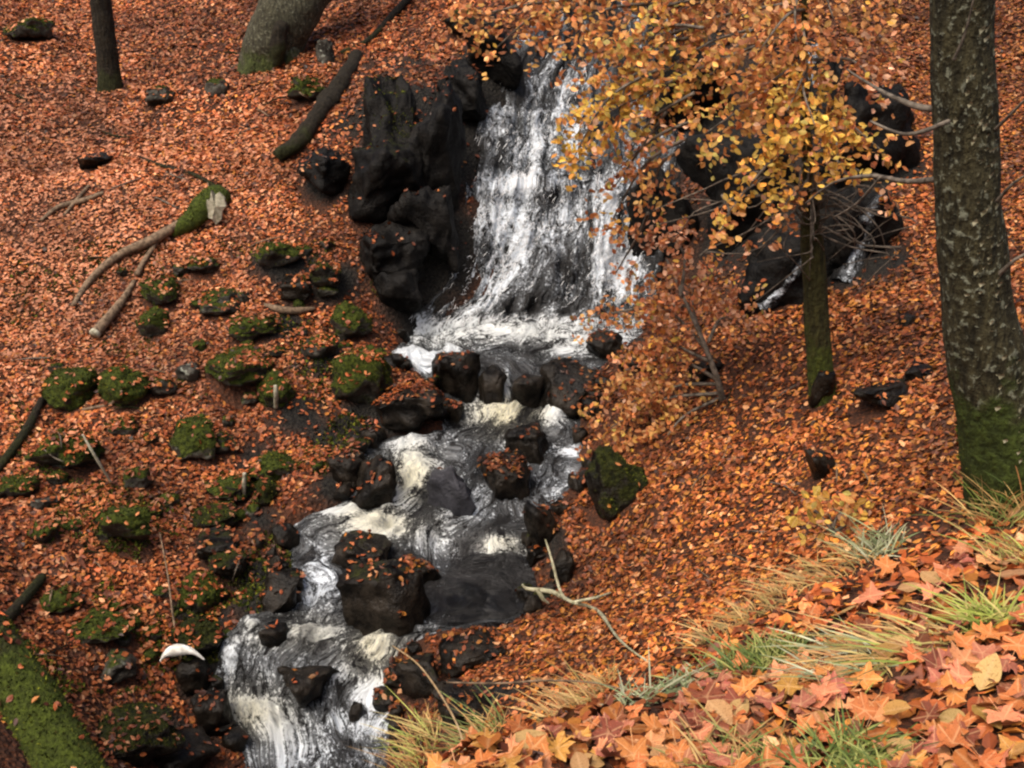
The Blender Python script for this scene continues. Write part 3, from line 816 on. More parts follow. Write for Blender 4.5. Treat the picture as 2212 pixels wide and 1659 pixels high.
# small scattered stones that nothing but place tells apart
for k in range(64):
    u, v = R.uniform(20, 700), R.uniform(560, 1480)
    if k > 34: v = R.uniform(520, 1420); u = np.interp(v, (520, 800, 1000, 1200, 1420), (760, 660, 620, 500, 400)) + R.gauss(-50, 70)
    if abs(u - 650) < 60 and v > 1100: continue
    if u < 200 and v < 780: continue
    rock('stone', u, v, R.uniform(26, 46), R.uniform(18, 32), 'small half-buried mossy stone among the leaves of the stony slope', R.uniform(.45, .8), .2, False, .4, .3,
         group='small stones on the leafy slope', sub=3, cat='stone')

for k in range(70):
    v = R.uniform(700, 1640)
    lu, ru = np.interp(v, ROWS[:, 0], ROWS[:, 1]), np.interp(v, ROWS[:, 0], ROWS[:, 2])
    u = lu + R.gauss(-6, 18) if k % 2 else ru + R.gauss(6, 16)
    if u > 1180 and v > 1380: continue
    if abs(u - 1095) < 40 and v < 900: continue
    rock('stone', u, v, R.uniform(26, 64), R.uniform(18, 42), 'small dark wet stone lying at the stream edge', R.uniform(0, .4), .05, True, R.choice((.4, .7, .9)), R.uniform(.1, .6),
         group='wet stones along the stream edge', sub=3, cat='stone')
# moss creeping over the ground between the stones
def ground_moss():
    n = 60000
    u, v = rng.uniform(20, 860, n), rng.uniform(520, 1500, n)
    d = pdir(u, v)
    P, Nn = [], []
    for i in range(n):
        if rng.random() < .3: continue
        dd = Vector(d[i]).normalized()
        p, nn, k, t = BV0.ray_cast(Vector((0, 0, 0)), dd)
        if p is None or nn.z < .2: continue
        P.append(p[:]); Nn.append(nn[:])
    P, Nn = np.array(P), np.array(Nn)
    m = fbm(P * 1.9, 3, 81) + .25 * fbm(P * 7, 2, 82)
    P, Nn = P[m > .22], Nn[m > .22]
    k = len(P)
    dr = Nn + rng.normal(0, .5, (k, 3)); dr /= np.linalg.norm(dr, axis=1, keepdims=True)
    sd_ = np.cross(dr, rng.normal(size=(k, 3))); sd_ /= np.linalg.norm(sd_, axis=1, keepdims=True)
    L = rng.uniform(.018, .04, k)[:, None]
    V = np.stack([P - sd_ * L * .5, P + sd_ * L * .5, P + dr * L], 1).reshape(-1, 3)
    C = MOSS_PAL[rng.integers(0, len(MOSS_PAL), k)] * rng.uniform(.6, 1.2, k)[:, None]
    o = mesh_obj('moss', V, np.arange(3 * k).reshape(-1, 3), M['moss'], parent=ground, colors=np.repeat(C, 3, 0))
    o['kind'] = 'stuff'
ground_moss()

# ------------------------------------------------------------------ trunks, logs and sticks
def tube(path, radii, seg=14, rough=.06, seed=0, freq=6.0, close=True):
    P = np.asarray(path, float)
    rad = np.asarray(radii, float)
    T = np.gradient(P, axis=0); T /= np.linalg.norm(T, axis=1, keepdims=True)
    ref = np.array((0.0, 1.0, 0.0)) if abs(T[0, 1]) < .8 else np.array((1.0, 0, 0))
    A = np.cross(T, ref); A /= np.linalg.norm(A, axis=1, keepdims=True)
    B = np.cross(T, A)
    th = np.linspace(0, 2 * math.pi, seg, endpoint=False)
    ring = A[:, None] * np.cos(th)[None, :, None] + B[:, None] * np.sin(th)[None, :, None]
    V = P[:, None] + ring * rad[:, None, None]
    nz = fbm(V * freq + seed, 3, 60 + seed % 30)
    V = V + ring * (nz * rough * rad[:, None])[..., None]
    n = len(P)
    ids = np.arange(n * seg).reshape(n, seg)
    F = np.stack([ids[:-1], np.roll(ids[:-1], -1, 1), np.roll(ids[1:], -1, 1), ids[1:]], -1).reshape(-1, 4)
    V = V.reshape(-1, 3)
    if close:
        V = np.concatenate([V, P[:1], P[-1:]])
        a, b = n * seg, n * seg + 1
        c0 = np.stack([np.roll(ids[0], -1), ids[0], np.full(seg, a), np.full(seg, a)], -1)
        c1 = np.stack([ids[-1], np.roll(ids[-1], -1), np.full(seg, b), np.full(seg, b)], -1)
        F = np.concatenate([F, c0, c1])
    return V, F
def quads_to_mesh(name, V, F, mat, parent=None, attrs=None, loc=(0, 0, 0)):
    # caps carry a doubled index: split into triangles
    tri = F[:, 2] == F[:, 3]
    F3 = np.concatenate([F[~tri][:, :3], F[~tri][:, [0, 2, 3]], F[tri][:, :3]])
    return mesh_obj(name, V, F3, mat, parent=parent, attrs=attrs, loc=loc)
def smooth_path(pts, n):
    pts = np.asarray(pts, float)
    t = np.linspace(0, len(pts) - 1, n)
    out = np.empty((n, pts.shape[1]))
    m = len(pts)
    for i, x in enumerate(t):
        k = min(int(x), m - 2)
        f = x - k
        p0, p1, p2, p3 = pts[max(k - 1, 0)], pts[k], pts[k + 1], pts[min(k + 2, m - 1)]
        out[i] = .5 * ((2 * p1) + (p2 - p0) * f + (2 * p0 - 5 * p1 + 4 * p2 - p3) * f * f + (3 * p1 - p0 - 3 * p2 + p3) * f ** 3)
    return out
def limb(name, pts, mat, parent=None, n=24, seg=8, rough=.08, seed=1, height=None, loc=(0, 0, 0), freq=6.0):
    """pts: rows of x, y, z, radius"""
    q = smooth_path(pts, n)
    V, F = tube(q[:, :3], q[:, 3], seg, rough, seed, freq)
    h = V[:, 2] - (q[:, 2].min() if height is None else height)
    return quads_to_mesh(name, V, F, mat, parent, attrs=dict(height=h), loc=loc), V, F
def px_path(pts, y=None):
    """rows of u, v, ground distance, width in photo units -> x, y, z, radius"""
    out = []
    for u, v, yy, w in pts:
        p = at_y(u, v, yy)
        out.append((*p, w * float(to_px(p)[2]) / FPX / 2))
    return np.array(out)

# the stout lichened trunk on the bank
bp, _, bt = hit(2165, 1120)
by = bp.y + .18
T1 = empty('beech_tree', (bp.x, by, bp.z))
tag(T1, 'stout lichen-flecked tree trunk with green mossy foot on the bank', 'tree')
pts = px_path([(2245, 1270, by, 262), (2222, 1130, by, 240), (2190, 1000, by, 212), (2152, 860, by, 180), (2118, 700, by, 150), (2098, 520, by, 142),
               (2088, 350, by, 134), (2082, 180, by, 132), (2077, 0, by, 130), (2076, -300, by, 126), (2080, -900, by, 118), (2090, -1600, by, 90)])
o, V1, F1 = limb('trunk', pts, M['beech'], T1, 140, 40, .07, 3, height=bp.z, freq=5)
# root flare
for a, l in ((20, .6), (340, .5)):
    a = math.radians(a)
    x0, y0 = bp.x + math.cos(a) * .13, by + math.sin(a) * .13
    x1, y1 = bp.x + math.cos(a) * l, by + math.sin(a) * l
    limb('root', [(x0, y0, bp.z + .28, .10), (x0 * .6 + x1 * .4, y0 * .6 + y1 * .4, bp.z + .10, .085), (x1, y1, ground_z(x1, y1) - .05, .05)], M['beech'], T1, 10, 10, .1, 5, height=bp.z)
def branch(parent, pts, mat, w=1.0, seed=1, name='branch', n=22):
    return limb(name, px_path(pts), mat, parent, n, 6, .1, seed)
branch(T1, [(2060, 235, by - .08, 20), (1990, 232, by + .1, 15), (1920, 205, by + .3, 10), (1860, 170, by + .5, 6), (1830, 150, by + .6, 4)], M['twig'])
branch(T1, [(2050, 262, by - .1, 12), (1960, 290, by - .15, 8), (1880, 262, by + .0, 5)], M['twig'])
branch(T1, [(2040, 385, by, 16), (1960, 392, by + .3, 12), (1880, 380, by + .6, 9), (1800, 395, by + .9, 6), (1740, 440, by + 1.1, 4)], M['twig'])
branch(T1, [(1900, 384, by + .5, 6), (1850, 440, by + .7, 5), (1800, 470, by + .9, 3)], M['twig'])
branch(T1, [(2150, 280, by - .1, 9), (2180, 250, by - .2, 7), (2230, 200, by - .3, 5)], M['twig'])
branch(T1, [(2060, 130, by - .16, 8), (2085, 70, by - .2, 6), (2105, -10, by - .25, 4)], M['twig'])
branch(T1, [(2150, 440, by - .1, 10), (2185, 400, by - .2, 7), (2230, 370, by - .3, 5)], M['twig'])
branch(T1, [(2150, 600, by - .1, 12), (2195, 560, by - .2, 8), (2240, 540, by - .25, 6)], M['twig'])
# pale bark flakes on the trunk
def flakes(parent, pts, n, cx, base, mat, side=.5):
    Vs, Fs, k = [], [], 0
    for _ in range(n):
        i = R.uniform(0, len(pts) - 1.01)
        a, b = pts[int(i)], pts[int(i) + 1]
        f = i - int(i)
        p = a[:3] * (1 - f) + b[:3] * f
        r = a[3] * (1 - f) + b[3] * f
        th = R.gauss(.35, .5) - math.pi / 2
        nn = np.array((math.cos(th), math.sin(th), 0)); tt = np.array((-math.sin(th), math.cos(th), 0))
        c = p + nn * r * 1.04
        w, h = R.uniform(.003, .014), R.uniform(.003, .018)
        q = [c - tt * w, c - tt * w * .4 - np.array((0, 0, h)), c + tt * w, c + tt * w * .3 + np.array((0, 0, h)) + nn * .012]
        Vs += q; Fs.append((k, k + 1, k + 2, k + 3)); k += 4
    o = mesh_obj('lichen', np.array(Vs), np.array(Fs), mat, parent=parent, smooth=False)
    o['kind'] = 'stuff'
flakes(T1, pts[1:9], 170, 0, 0, M['palelichen'])
moss_tri = F1[F1[:, 2] != F1[:, 3]]
lowF = moss_tri[V1[moss_tri[:, 0], 2] < bp.z + .42]
lowF = np.concatenate([lowF[:, :3], lowF[:, [0, 2, 3]]])
moss_tufts(V1, lowF, .72, T1, .014, 9000)

# thin tree with the yellow crown, on the far bank
sp_, _, _ = hit(1782, 868)
sy = sp_.y + .07
T2 = empty('beech_tree', (sp_.x, sy, sp_.z))
tag(T2, 'thin mossy beech hung with yellow and orange leaves before the waterfall', 'tree')
spts = px_path([(1786, 905, sy, 74), (1780, 868, sy, 64), (1772, 800, sy, 56), (1765, 700, sy, 54), (1760, 600, sy, 52), (1752, 500, sy, 46), (1750, 430, sy, 32), (1742, 300, sy, 22), (1735, 180, sy, 17),
                (1738, 0, sy, 13), (1736, -300, sy, 9)])
limb('trunk', spts, M['olive'], T2, 70, 20, .08, 8, height=sp_.z - .3)
# slender dark tree on the upper slope
q_, _, _ = hit(238, 195)
T3 = empty('slender_tree', (q_.x, q_.y + .1, q_.z))
tag(T3, 'slender dark tree trunk rising straight from the upper leaf slope', 'tree')
limb('trunk', px_path([(242, 225, q_.y + .1, 66), (238, 195, q_.y + .1, 56), (232, 120, q_.y + .1, 46), (222, 40, q_.y + .1, 44), (212, -60, q_.y + .1, 44), (190, -500, q_.y + .1, 38)]),
     M['darkbark'], T3, 50, 18, .07, 12, height=q_.z)
# stout hollow leaning trunk
q_, _, _ = hit(585, 150)
T4 = empty('hollow_tree', (q_.x, q_.y + .3, q_.z))
tag(T4, 'stout grey-green leaning tree trunk with a dark hollow at its base', 'tree')
hy = q_.y + .3
hp = px_path([(572, 205, hy, 132), (578, 150, hy, 122), (592, 90, hy, 122), (615, 40, hy, 126), (645, -10, hy + .1, 130), (700, -120, hy + .2, 130), (800, -420, hy + .4, 120)])
limb('trunk', hp, M['greybark'], T4, 60, 32, .10, 14, height=q_.z - .1, freq=3)
hol = px_path([(598, 140, hy - .40, 20), (600, 110, hy - .43, 34), (604, 75, hy - .42, 38), (612, 45, hy - .40, 18)])
limb('hollow', hol, M['darkbark'], T4, 16, 12, .2, 15)
for a, b in (((548, 140), (520, 190)), ((630, 140), (650, 180))):
    limb('root', px_path([(a[0], a[1] - 30, hy - .15, 40), (a[0], a[1], hy - .25, 36), (b[0], b[1], hy - .35, 22)]), M['greybark'], T4, 8, 10, .1, 3, height=q_.z - .1)
for o_ in (T1, T2, T3, T4): pass

def plate(name, outline, y, thick, mat, parent):
    a = np.array([at_y(u, v, y + R.uniform(-.03, .03)) for u, v in outline])
    k = len(a)
    c = a.mean(0) - (0, .03, 0)
    V = np.concatenate([a, a + (0, thick, 0), [c, c + (0, thick, 0)]])
    F = [(i, (i + 1) % k, 2 * k) for i in range(k)] + [((i + 1) % k + k, i + k, 2 * k + 1) for i in range(k)]
    for i in range(k):
        j = (i + 1) % k
        F += [(i, i + k, j + k), (i, j + k, j)]
    return mesh_obj(name, V, np.array(F), mat, parent=parent, smooth=False)
def fallen(name, label, cat, ends, mat, lift=.35, n=26, seg=12, seed=1, rough=.1, tips=(1, 1)):
    """a log or stick lying on the ground through photo points (u, v, width)"""
    rows = []
    for i, (u, v, w) in enumerate(ends):
        p, nn, t = hit(u, v, S.bvh)
        r = w * t / FPX / 2
        q = p + nn * r * lift
        rows.append((q.x, q.y, q.z, r))
    loc = tuple(np.array(rows)[len(rows) // 2, :3])
    o, V, F = limb(name, rows, mat, None, n, seg, rough, seed, loc=loc)
    tag(o, label, cat)
    return o, V, F, rows
S.build()
# big mossy log at the lower corner: rests on the slope, runs out of the picture at both ends
lp = px_path([(-260, 1170, 5.6, 112), (-120, 1290, 5.35, 114), (-5, 1420, 5.1, 116), (62, 1510, 4.95, 120), (118, 1600, 4.8, 124), (172, 1700, 4.62, 130), (245, 1860, 4.35, 140)])
for r_ in lp: pass
o, V, F = limb('mossy_log', lp, M['mosslog'], None, 60, 28, .08, 33, loc=tuple(lp[3, :3]), freq=4)
tag(o, 'thick bright green mossy log slanting across the slope beside the broad dark rock', 'log')
Fq = F[F[:, 2] != F[:, 3]]
moss_tufts(V, np.concatenate([Fq[:, :3], Fq[:, [0, 2, 3]]]), .8, o, .016, 3200)
S.add(V, Fq, keep=.14)
fallen('dead_log', 'dark dead log leaning down the slope toward the crag', 'log', [(775, 122, 22), (738, 192, 38), (692, 258, 40), (650, 310, 36), (598, 345, 30)], M['darkbark'], .5, 40, 16, 4, rough=.3)
fallen('fallen_branch', 'thin dark branch on leaves above the tall crag', 'branch', [(905, -20, 16), (850, 40, 14), (790, 95, 12), (740, 118, 10)], M['darkbark'], .9, 24, 8, 5)
o, V, F, rows = fallen('broken_log', 'short mossy broken log with pale torn end, pointing into a long grey stick', 'log', [(482, 425, 40), (455, 452, 54), (415, 483, 40), (370, 505, 22)], M['mosslog'], .5, 30, 16, 6, rough=.25)
e = np.array(rows[0])
plate('torn_end', [(446, 468), (446, 432), (452, 436), (456, 412), (463, 422), (472, 416), (484, 428), (488, 446), (480, 456), (478, 474), (466, 486), (458, 474)], e[1] - .42, .05, M['palewood'], o)
Fq = F[F[:, 2] != F[:, 3]]
moss_tufts(V, np.concatenate([Fq[:, :3], Fq[:, [0, 2, 3]]]), .35, o, .02, 1500)
fallen('stick', 'long grey-brown stick trailing from the broken mossy log', 'stick', [(392, 492, 20), (330, 528, 20), (260, 560, 18), (200, 610, 14), (160, 665, 10)], M['stick'], 1.2, 26, 8, 7)
fallen('stick', 'thin side stick crossing the long grey-brown stick', 'stick', [(360, 500, 9), (320, 560, 10), (296, 600, 12)], M['stick'], 1.4, 18, 7, 8)
o, V, F, rows = fallen('stick', 'pale cut stick with a light end beside the tall mossy stone', 'stick', [(292, 612, 10), (262, 660, 16), (232, 700, 20), (205, 733, 22)], M['stick'], 1.2, 20, 9, 9)
e = rows[-1]
limb('cut_end', [(e[0] + .015, e[1] + .02, e[2] + .02, e[3] * 1.04), (e[0], e[1] - .01, e[2], e[3] * 1.0)], M['palewood'], o, 4, 10, .05, 9)
fallen('stick', 'dark brown stick on leaves below the dark green mossy boulder', 'stick', [(90, 868, 14), (60, 930, 18), (25, 985, 18), (-10, 1030, 16)], M['darkbark'], .9, 20, 8, 10)
fallen('stick', 'dark stub of wood poking from leaves above the green log', 'stick', [(92, 1252, 18), (55, 1295, 22), (10, 1345, 22), (-30, 1390, 20)], M['darkbark'], 1.0, 18, 8, 11)
fallen('stick', 'thin curved twig under the pair of mossy boulders', 'stick', [(180, 888, 6), (215, 884, 8), (245, 870, 7), (262, 845, 5)], M['stick'], 1.5, 18, 6, 12)
fallen('bark_sliver', 'pale curved sliver of bark by the low dark stone', 'bark', [(570, 660, 8), (600, 672, 16), (640, 676, 16), (680, 668, 8)], M['stick'], .8, 16, 8, 13)
fallen('stick', 'knotted grey twigs lying in the open leaf slope', 'stick', [(225, 420, 8), (180, 440, 12), (130, 452, 10), (90, 480, 7)], M['stick'], 1.2, 20, 6, 14)
fallen('stick', 'short grey twig crossing the knotted twigs on the open slope', 'stick', [(195, 405, 6), (165, 440, 8), (140, 470, 5)], M['stick'], 1.8, 14, 6, 15)
fallen('stick', 'dark twig lying up the slope above the knotted twigs', 'stick', [(480, 415, 7), (420, 380, 9), (345, 360, 8), (300, 340, 5)], M['darkbark'], 1.0, 18, 6, 16)
for k in range(46):
    u, v = (R.uniform(30, 700), R.uniform(60, 1450)) if k < 30 else (R.uniform(1350, 1950), R.uniform(700, 1250))
    a, l = R.uniform(0, 3.14), R.uniform(14, 45)
    o_, *_ = fallen('twig', 'thin dark twig lying on the leaf carpet', 'twig', [(u - math.cos(a) * l, v - math.sin(a) * l * .6, 2.5), (u + R.gauss(0, 4), v + R.gauss(0, 4), 3.6), (u + math.cos(a) * l, v + math.sin(a) * l * .6, 2)],
           M[R.choice(('darkbark', 'stick', 'twig'))], 3.0, 8, 5, k)
    o_['group'] = 'twigs scattered over the leaf carpet'
# white crescent draped over the round black stone
wp, wn_, wt = hit(395, 1418, S.bvh)
def white_crescent():
    ks = 16
    cen = [(345, 1428), (358, 1408), (380, 1400), (402, 1401), (420, 1408), (440, 1424)]
    wid = [4, 18, 26, 20, 11, 3]
    c = smooth_path(np.c_[np.array(cen, float), np.array(wid, float)], ks)
    V = []
    yb = wp.y - .17
    for u, v, w in c:
        a = at_y(u, v - w * .35, yb + .02); b = at_y(u, v + w * .65, yb - .05); m = at_y(u, v, yb - .05)
        V += [a, m, b, a + (0, .02, -.012), m + (0, .02, -.012), b + (0, .02, -.012)]
    F = []
    for i in range(ks - 1):
        p = i * 6; q = p + 6
        F += [(p, p + 1, q + 1, q), (p + 1, p + 2, q + 2, q + 1), (p + 3, q + 3, q + 4, p + 4), (p + 4, q + 4, q + 5, p + 5), (p, q, q + 3, p + 3), (p + 2, p + 5, q + 5, q + 2)]
    o = mesh_obj('pale_crescent', np.array(V), np.array(F), M['white'], loc=tuple(wp))
    tag(o, 'white crescent lying on the round black stone by the stream', 'flake')
white_crescent()
# thin stems and stalks
def stem(name, label, cat, pts, mat, n=22):
    a = px_path(pts)
    o, V, F = limb(name, a, mat, None, n, 6, .08, R.randrange(100), loc=tuple(a[-1, :3]))
    tag(o, label, cat)
    return o
def gy_at(u, v): return hit(u, v, S.bvh)[0].y
yb = gy_at(240, 1040)
stem('stalk', 'thin pale stalk leaning from the large mossy boulder', 'stalk', [(178, 938, yb - .1, 4), (205, 985, yb - .12, 7), (240, 1042, yb - .02, 5)], M['palewood'])
yb = gy_at(390, 1425)
stem('stalk', 'long thin brown stem arching down to the white crescent', 'stalk', [(345, 1150, yb + .7, 3), (362, 1240, yb + .45, 4), (375, 1340, yb + .15, 5), (392, 1425, yb, 5)], M['stick'])
yb = gy_at(530, 1060)
stem('stick', 'short pale stick standing before the mossy stone on the brink', 'stick', [(528, 1022, yb - .08, 8), (527, 1055, yb - .06, 9), (526, 1082, yb + .02, 7)], M['palewood'])
yb = gy_at(592, 872)
stem('stick', 'pale upright sliver leaning on the mossy stone', 'stick', [(595, 832, yb - .10, 8), (596, 850, yb - .10, 10), (596, 880, yb, 9)], M['palewood'])
yb = gy_at(690, 1650)
y1 = 2.95
stem('dry_straw', 'long arching dry grass stem over the black mossy rock', 'grass stem', [(848, 1395, 4.2, 3), (900, 1432, 3.9, 4), (945, 1490, 3.5, 5), (985, 1560, 3.15, 5), (1005, 1620, 3.0, 5)], M['straw'])
stem('dry_straw', 'straight dry straw lying level above the bank tufts', 'grass stem', [(965, 1474, 3.9, 4), (1080, 1476, 3.8, 5), (1180, 1470, 3.75, 5), (1290, 1476, 3.7, 4), (1380, 1500, 3.62, 4)], M['stick'])
# pale forked branch on the bank by the calm pool
q = [hit(u, v, S.bvh)[0].y for u, v in ((1400, 1430), (1280, 1312), (1215, 1290), (1190, 1200))]
T5 = empty('forked_branch', tuple(hit(1400, 1430, S.bvh)[0]))
tag(T5, 'pale lichened forked branch reaching from the bank over the calm pool', 'branch')
limb('branch', px_path([(1430, 1440, q[0], 4), (1392, 1424, q[0] + .02, 5), (1335, 1378, q[0] + .35, 6), (1290, 1318, q[1] - .2, 8), (1235, 1300, q[1] - .1, 9), (1212, 1280, q[2] - .2, 8), (1192, 1210, q[2] - .1, 6), (1178, 1165, q[2], 3)]), M['palelichen'], T5, 44, 8, .25, 3)
limb('twig', px_path([(1225, 1296, q[2] - .2, 10), (1190, 1278, q[2] - .2, 11), (1140, 1272, q[2] - .15, 8), (1128, 1262, q[2] - .15, 4)]), M['palelichen'], T5, 18, 7, .2, 4)
limb('twig', px_path([(1160, 1272, q[2] - .2, 8), (1172, 1292, q[2] - .22, 9), (1186, 1304, q[2] - .2, 5)]), M['palelichen'], T5, 12, 7, .2, 5)
limb('twig', px_path([(1240, 1300, q[1] - .1, 8), (1290, 1290, q[1] - .1, 6), (1320, 1280, q[1], 3)]), M['palelichen'], T5, 12, 7, .2, 6)

# ------------------------------------------------------------------ side spouts on the right-hand cliff
S.build()
def trickle(label, pts, width, foam_amt):
    q = []
    for u, v in pts:
        p, n, t = hit(u, v, S.bvh)
        q.append((*(p + n * .025), 0))
    q = smooth_path(np.array(q), 46)[:, :3]
    k = 12
    T = np.gradient(q, axis=0); T /= np.linalg.norm(T, axis=1, keepdims=True)
    B = np.cross(T, (0, -.8, .6)); B /= np.linalg.norm(B, axis=1, keepdims=True)
    f = np.linspace(-1, 1, k)
    wv = np.interp(np.linspace(0, 1, 46), np.linspace(0, 1, len(width)), width)
    V = q[:, None] + B[:, None] * (f[None, :, None] * wv[:, None, None])
    N = np.cross(B, T); N = np.where(N[:, 2:] < 0, -N, N)
    s = np.arange(46) * .04
    flow = np.zeros_like(V); flow[..., 0] = f[None] * wv[:, None]; flow[..., 1] = s[:, None]
    h = .03 * fbm(flow * (20, 5, 1), 2, 77) - .05 * np.abs(f[None]) ** 3
    V = V + N[:, None] * h[..., None]
    ids = np.arange(46 * k).reshape(46, k)
    F = np.stack([ids[:-1, :-1], ids[:-1, 1:], ids[1:, 1:], ids[1:, :-1]], -1).reshape(-1, 4)
    fo = np.broadcast_to(foam_amt * (1.1 - 1.3 * f ** 2)[None], V.shape[:2])
    o = mesh_obj('spout', V.reshape(-1, 3), F, M['fall'], attrs=dict(foam=fo.ravel(), cream=np.zeros(46 * k), flow=flow.reshape(-1, 3)))
    tag(o, label, 'waterfall', kind='structure')
trickle('small white spout in the cliff notch beside the stout trunk', [(1765, 100), (1750, 130), (1745, 155), (1768, 185)], (.09, .11, .08, .05), .62)
trickle('white side trickle sliding down the black rock ramp', [(1735, 555), (1712, 590), (1680, 630), (1640, 662)], (.04, .05, .06, .09), .45)
trickle('grey water film running down the cliff behind the thin trunk', [(1905, 420), (1868, 470), (1850, 540), (1825, 610)], (.05, .08, .11, .12), .38)

# ------------------------------------------------------------------ leaves
LEAF6 = np.array([(0, -.5, 0), (-.27, -.12, .05), (-.24, .2, .06), (0, .5, .0), (.24, .2, .06), (.27, -.12, .05)])
def leaf_mesh(P, N, size, tilt, name, mat, colors, parent=None, curl=1.0):
    n = len(P)
    up = N + rng.normal(0, tilt, (n, 3))
    up /= np.linalg.norm(up, axis=1, keepdims=True)
    a = rng.normal(size=(n, 3))
    X = np.cross(up, a); X /= np.linalg.norm(X, axis=1, keepdims=True) + 1e-9
    Y = np.cross(up, X)
    L = np.repeat(LEAF6[None], n, 0).copy()
    L[..., 0] *= rng.uniform(.75, 1.35, n)[:, None]
    L[..., 2] *= rng.uniform(-1.5, 3.0, n)[:, None] * curl
    L[:, 3, 2] += rng.uniform(-.12, .22, n) * curl
    L[:, 0, 2] += rng.uniform(-.08, .14, n) * curl
    L *= np.asarray(size)[:, None, None]
    V = P[:, None] + L[..., :1] * X[:, None] + L[..., 1:2] * Y[:, None] + L[..., 2:] * up[:, None]
    b = np.arange(n) * 6
    F = np.concatenate([np.stack([b, b + 3, b + 2, b + 1], -1), np.stack([b, b + 5, b + 4, b + 3], -1)])
    C = np.repeat(colors, 6, 0)
    return mesh_obj(name, V.reshape(-1, 3), F, mat, parent=parent, smooth=False, colors=C)
PAL = np.array([(.44, .125, .036), (.34, .085, .021), (.54, .195, .07), (.22, .05, .012), (.11, .028, .009), (.50, .185, .032), (.64, .30, .14), (.42, .10, .034), (.05, .018, .009)])
W_LEFT = np.array([.24, .18, .16, .13, .10, .05, .06, .05, .04])
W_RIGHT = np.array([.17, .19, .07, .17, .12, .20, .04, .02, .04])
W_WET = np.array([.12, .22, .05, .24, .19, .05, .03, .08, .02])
def pick_cols(w, n):
    w = w / w.sum()
    return PAL[rng.choice(len(PAL), n, p=w)] * np.exp(rng.normal(-.02, .25, n))[:, None]

S.build()
N_TRY = 400000
yy = np.sqrt(rng.uniform(1.6 ** 2, 20.5 ** 2, N_TRY))
xx = rng.uniform(-1, 1, N_TRY) * (.55 * yy + .4)
far = rng.random(N_TRY) < np.where(yy > 14, .62, 1.0)
lift = np.where(yy < 4.8, rng.random(N_TRY) < .5, True)
sel = far & lift
xx, yy = xx[sel], yy[sel]
el, er = np.interp(yy, cY, cXL), np.interp(yy, cY, cXR)
e_in = np.minimum(xx - el, er - xx)
patch = fbm(np.c_[xx * .9, yy * .9, np.zeros(len(xx))], 3, 91)
r_u = rng.random(len(xx))
drift = .25 + 1.2 * sstep(-.15, .4, fbm(np.c_[xx * 3.2, yy * 3.2, np.zeros(len(xx))], 2, 97))
pos, nor, reg = [], [], []
down = Vector((0, 0, -1))
cast = S.bvh.ray_cast
info_keep = np.array([i['keep'] for i in S.info])
own = S.owner
zwater = np.interp(yy, cY, cZ)
for i in range(len(xx)):
    h, n, fi, t = cast(Vector((xx[i], yy[i], 40)), down)
    if h is None: continue
    k = own[fi]
    kp = info_keep[k]
    if k == 0:
        if e_in[i] > .03: continue
        if e_in[i] > -.25: kp = .45
        if patch[i] < -.62: kp *= .55
        kp *= 1 - .92 * ROCK_SHADE_G[int(round((yy[i] + 4) / .085)) * nx + int(round((xx[i] + 13) / .085))]
        if n.z < .45: kp *= .5
    else:
        kp *= .7 * drift[i]
        if h.z < zwater[i] + .03 and e_in[i] > 0: continue
        if n.z < .35: kp *= .35
        elif n.z > .8: kp = min(1, kp * 1.6)
    if r_u[i] > kp: continue
    pos.append(h[:]); nor.append(n[:]); reg.append(k)
for cx, cy, rx, ry, wet_ in RINGS:
    m = int((90 if not wet_ else 40) * (rx + ry) * (1 + rx))
    a0 = R.uniform(0, 6.28)
    for _ in range(m):
        a = R.uniform(0, 6.28)
        if wet_ and math.cos(a - a0) < -.2: continue
        rr = R.gauss(1.0, .13)
        x, y = cx + math.cos(a) * rx * rr, cy + math.sin(a) * ry * rr
        e_ = min(x - np.interp(y, cY, cXL), np.interp(y, cY, cXR) - x)
        if e_ > 0: continue
        h, n, fi, t = cast(Vector((x, y, 40)), down)
        if h is None: continue
        pos.append(h[:]); nor.append((n.x * .6 + R.gauss(0, .2), n.y * .6 + R.gauss(0, .2), max(.4, n.z))); reg.append(own[fi])
pos, nor, reg = np.array(pos), np.array(nor), np.array(reg)
n = len(pos)
pu, pv, pf = to_px(pos)
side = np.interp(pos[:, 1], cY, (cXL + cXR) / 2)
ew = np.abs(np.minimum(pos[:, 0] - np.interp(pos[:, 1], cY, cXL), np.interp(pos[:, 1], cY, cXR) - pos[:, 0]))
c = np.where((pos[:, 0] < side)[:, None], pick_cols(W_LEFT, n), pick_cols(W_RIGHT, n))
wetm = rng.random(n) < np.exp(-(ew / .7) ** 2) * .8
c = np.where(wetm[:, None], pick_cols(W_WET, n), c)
opn = np.exp(-(((pu - 100) / 420) ** 2 + ((pv - 480) / 330) ** 2)) * (pf > 6)
pal_ = (rng.random(n) < .65 * opn)
c = np.where(pal_[:, None], np.array((.62, .25, .125)) * rng.uniform(.7, 1.2, n)[:, None], c)
big = fbm(np.c_[pos[:, :2] * .55, np.zeros(n)], 3, 93)
med = fbm(np.c_[pos[:, :2] * 2.3, np.zeros(n)], 3, 95)
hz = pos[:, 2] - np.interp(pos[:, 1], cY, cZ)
c = c * np.where(pf < 4.9, 1, (.70 + .30 * sstep(.1, 2.2, hz)))[:, None]  # leaves dimmed towards the water: forest shade put into their colour
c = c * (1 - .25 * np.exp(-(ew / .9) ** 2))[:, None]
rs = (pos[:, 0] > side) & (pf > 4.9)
c = np.where(rs[:, None], c * (.72, .76, .72), c)  # right bank dimmed too, its forest shade put into the leaf colour
c = np.clip(c * (1 + .36 * big)[:, None] * np.clip(1 + .36 * med, .4, 1.5)[:, None], 0, .8)
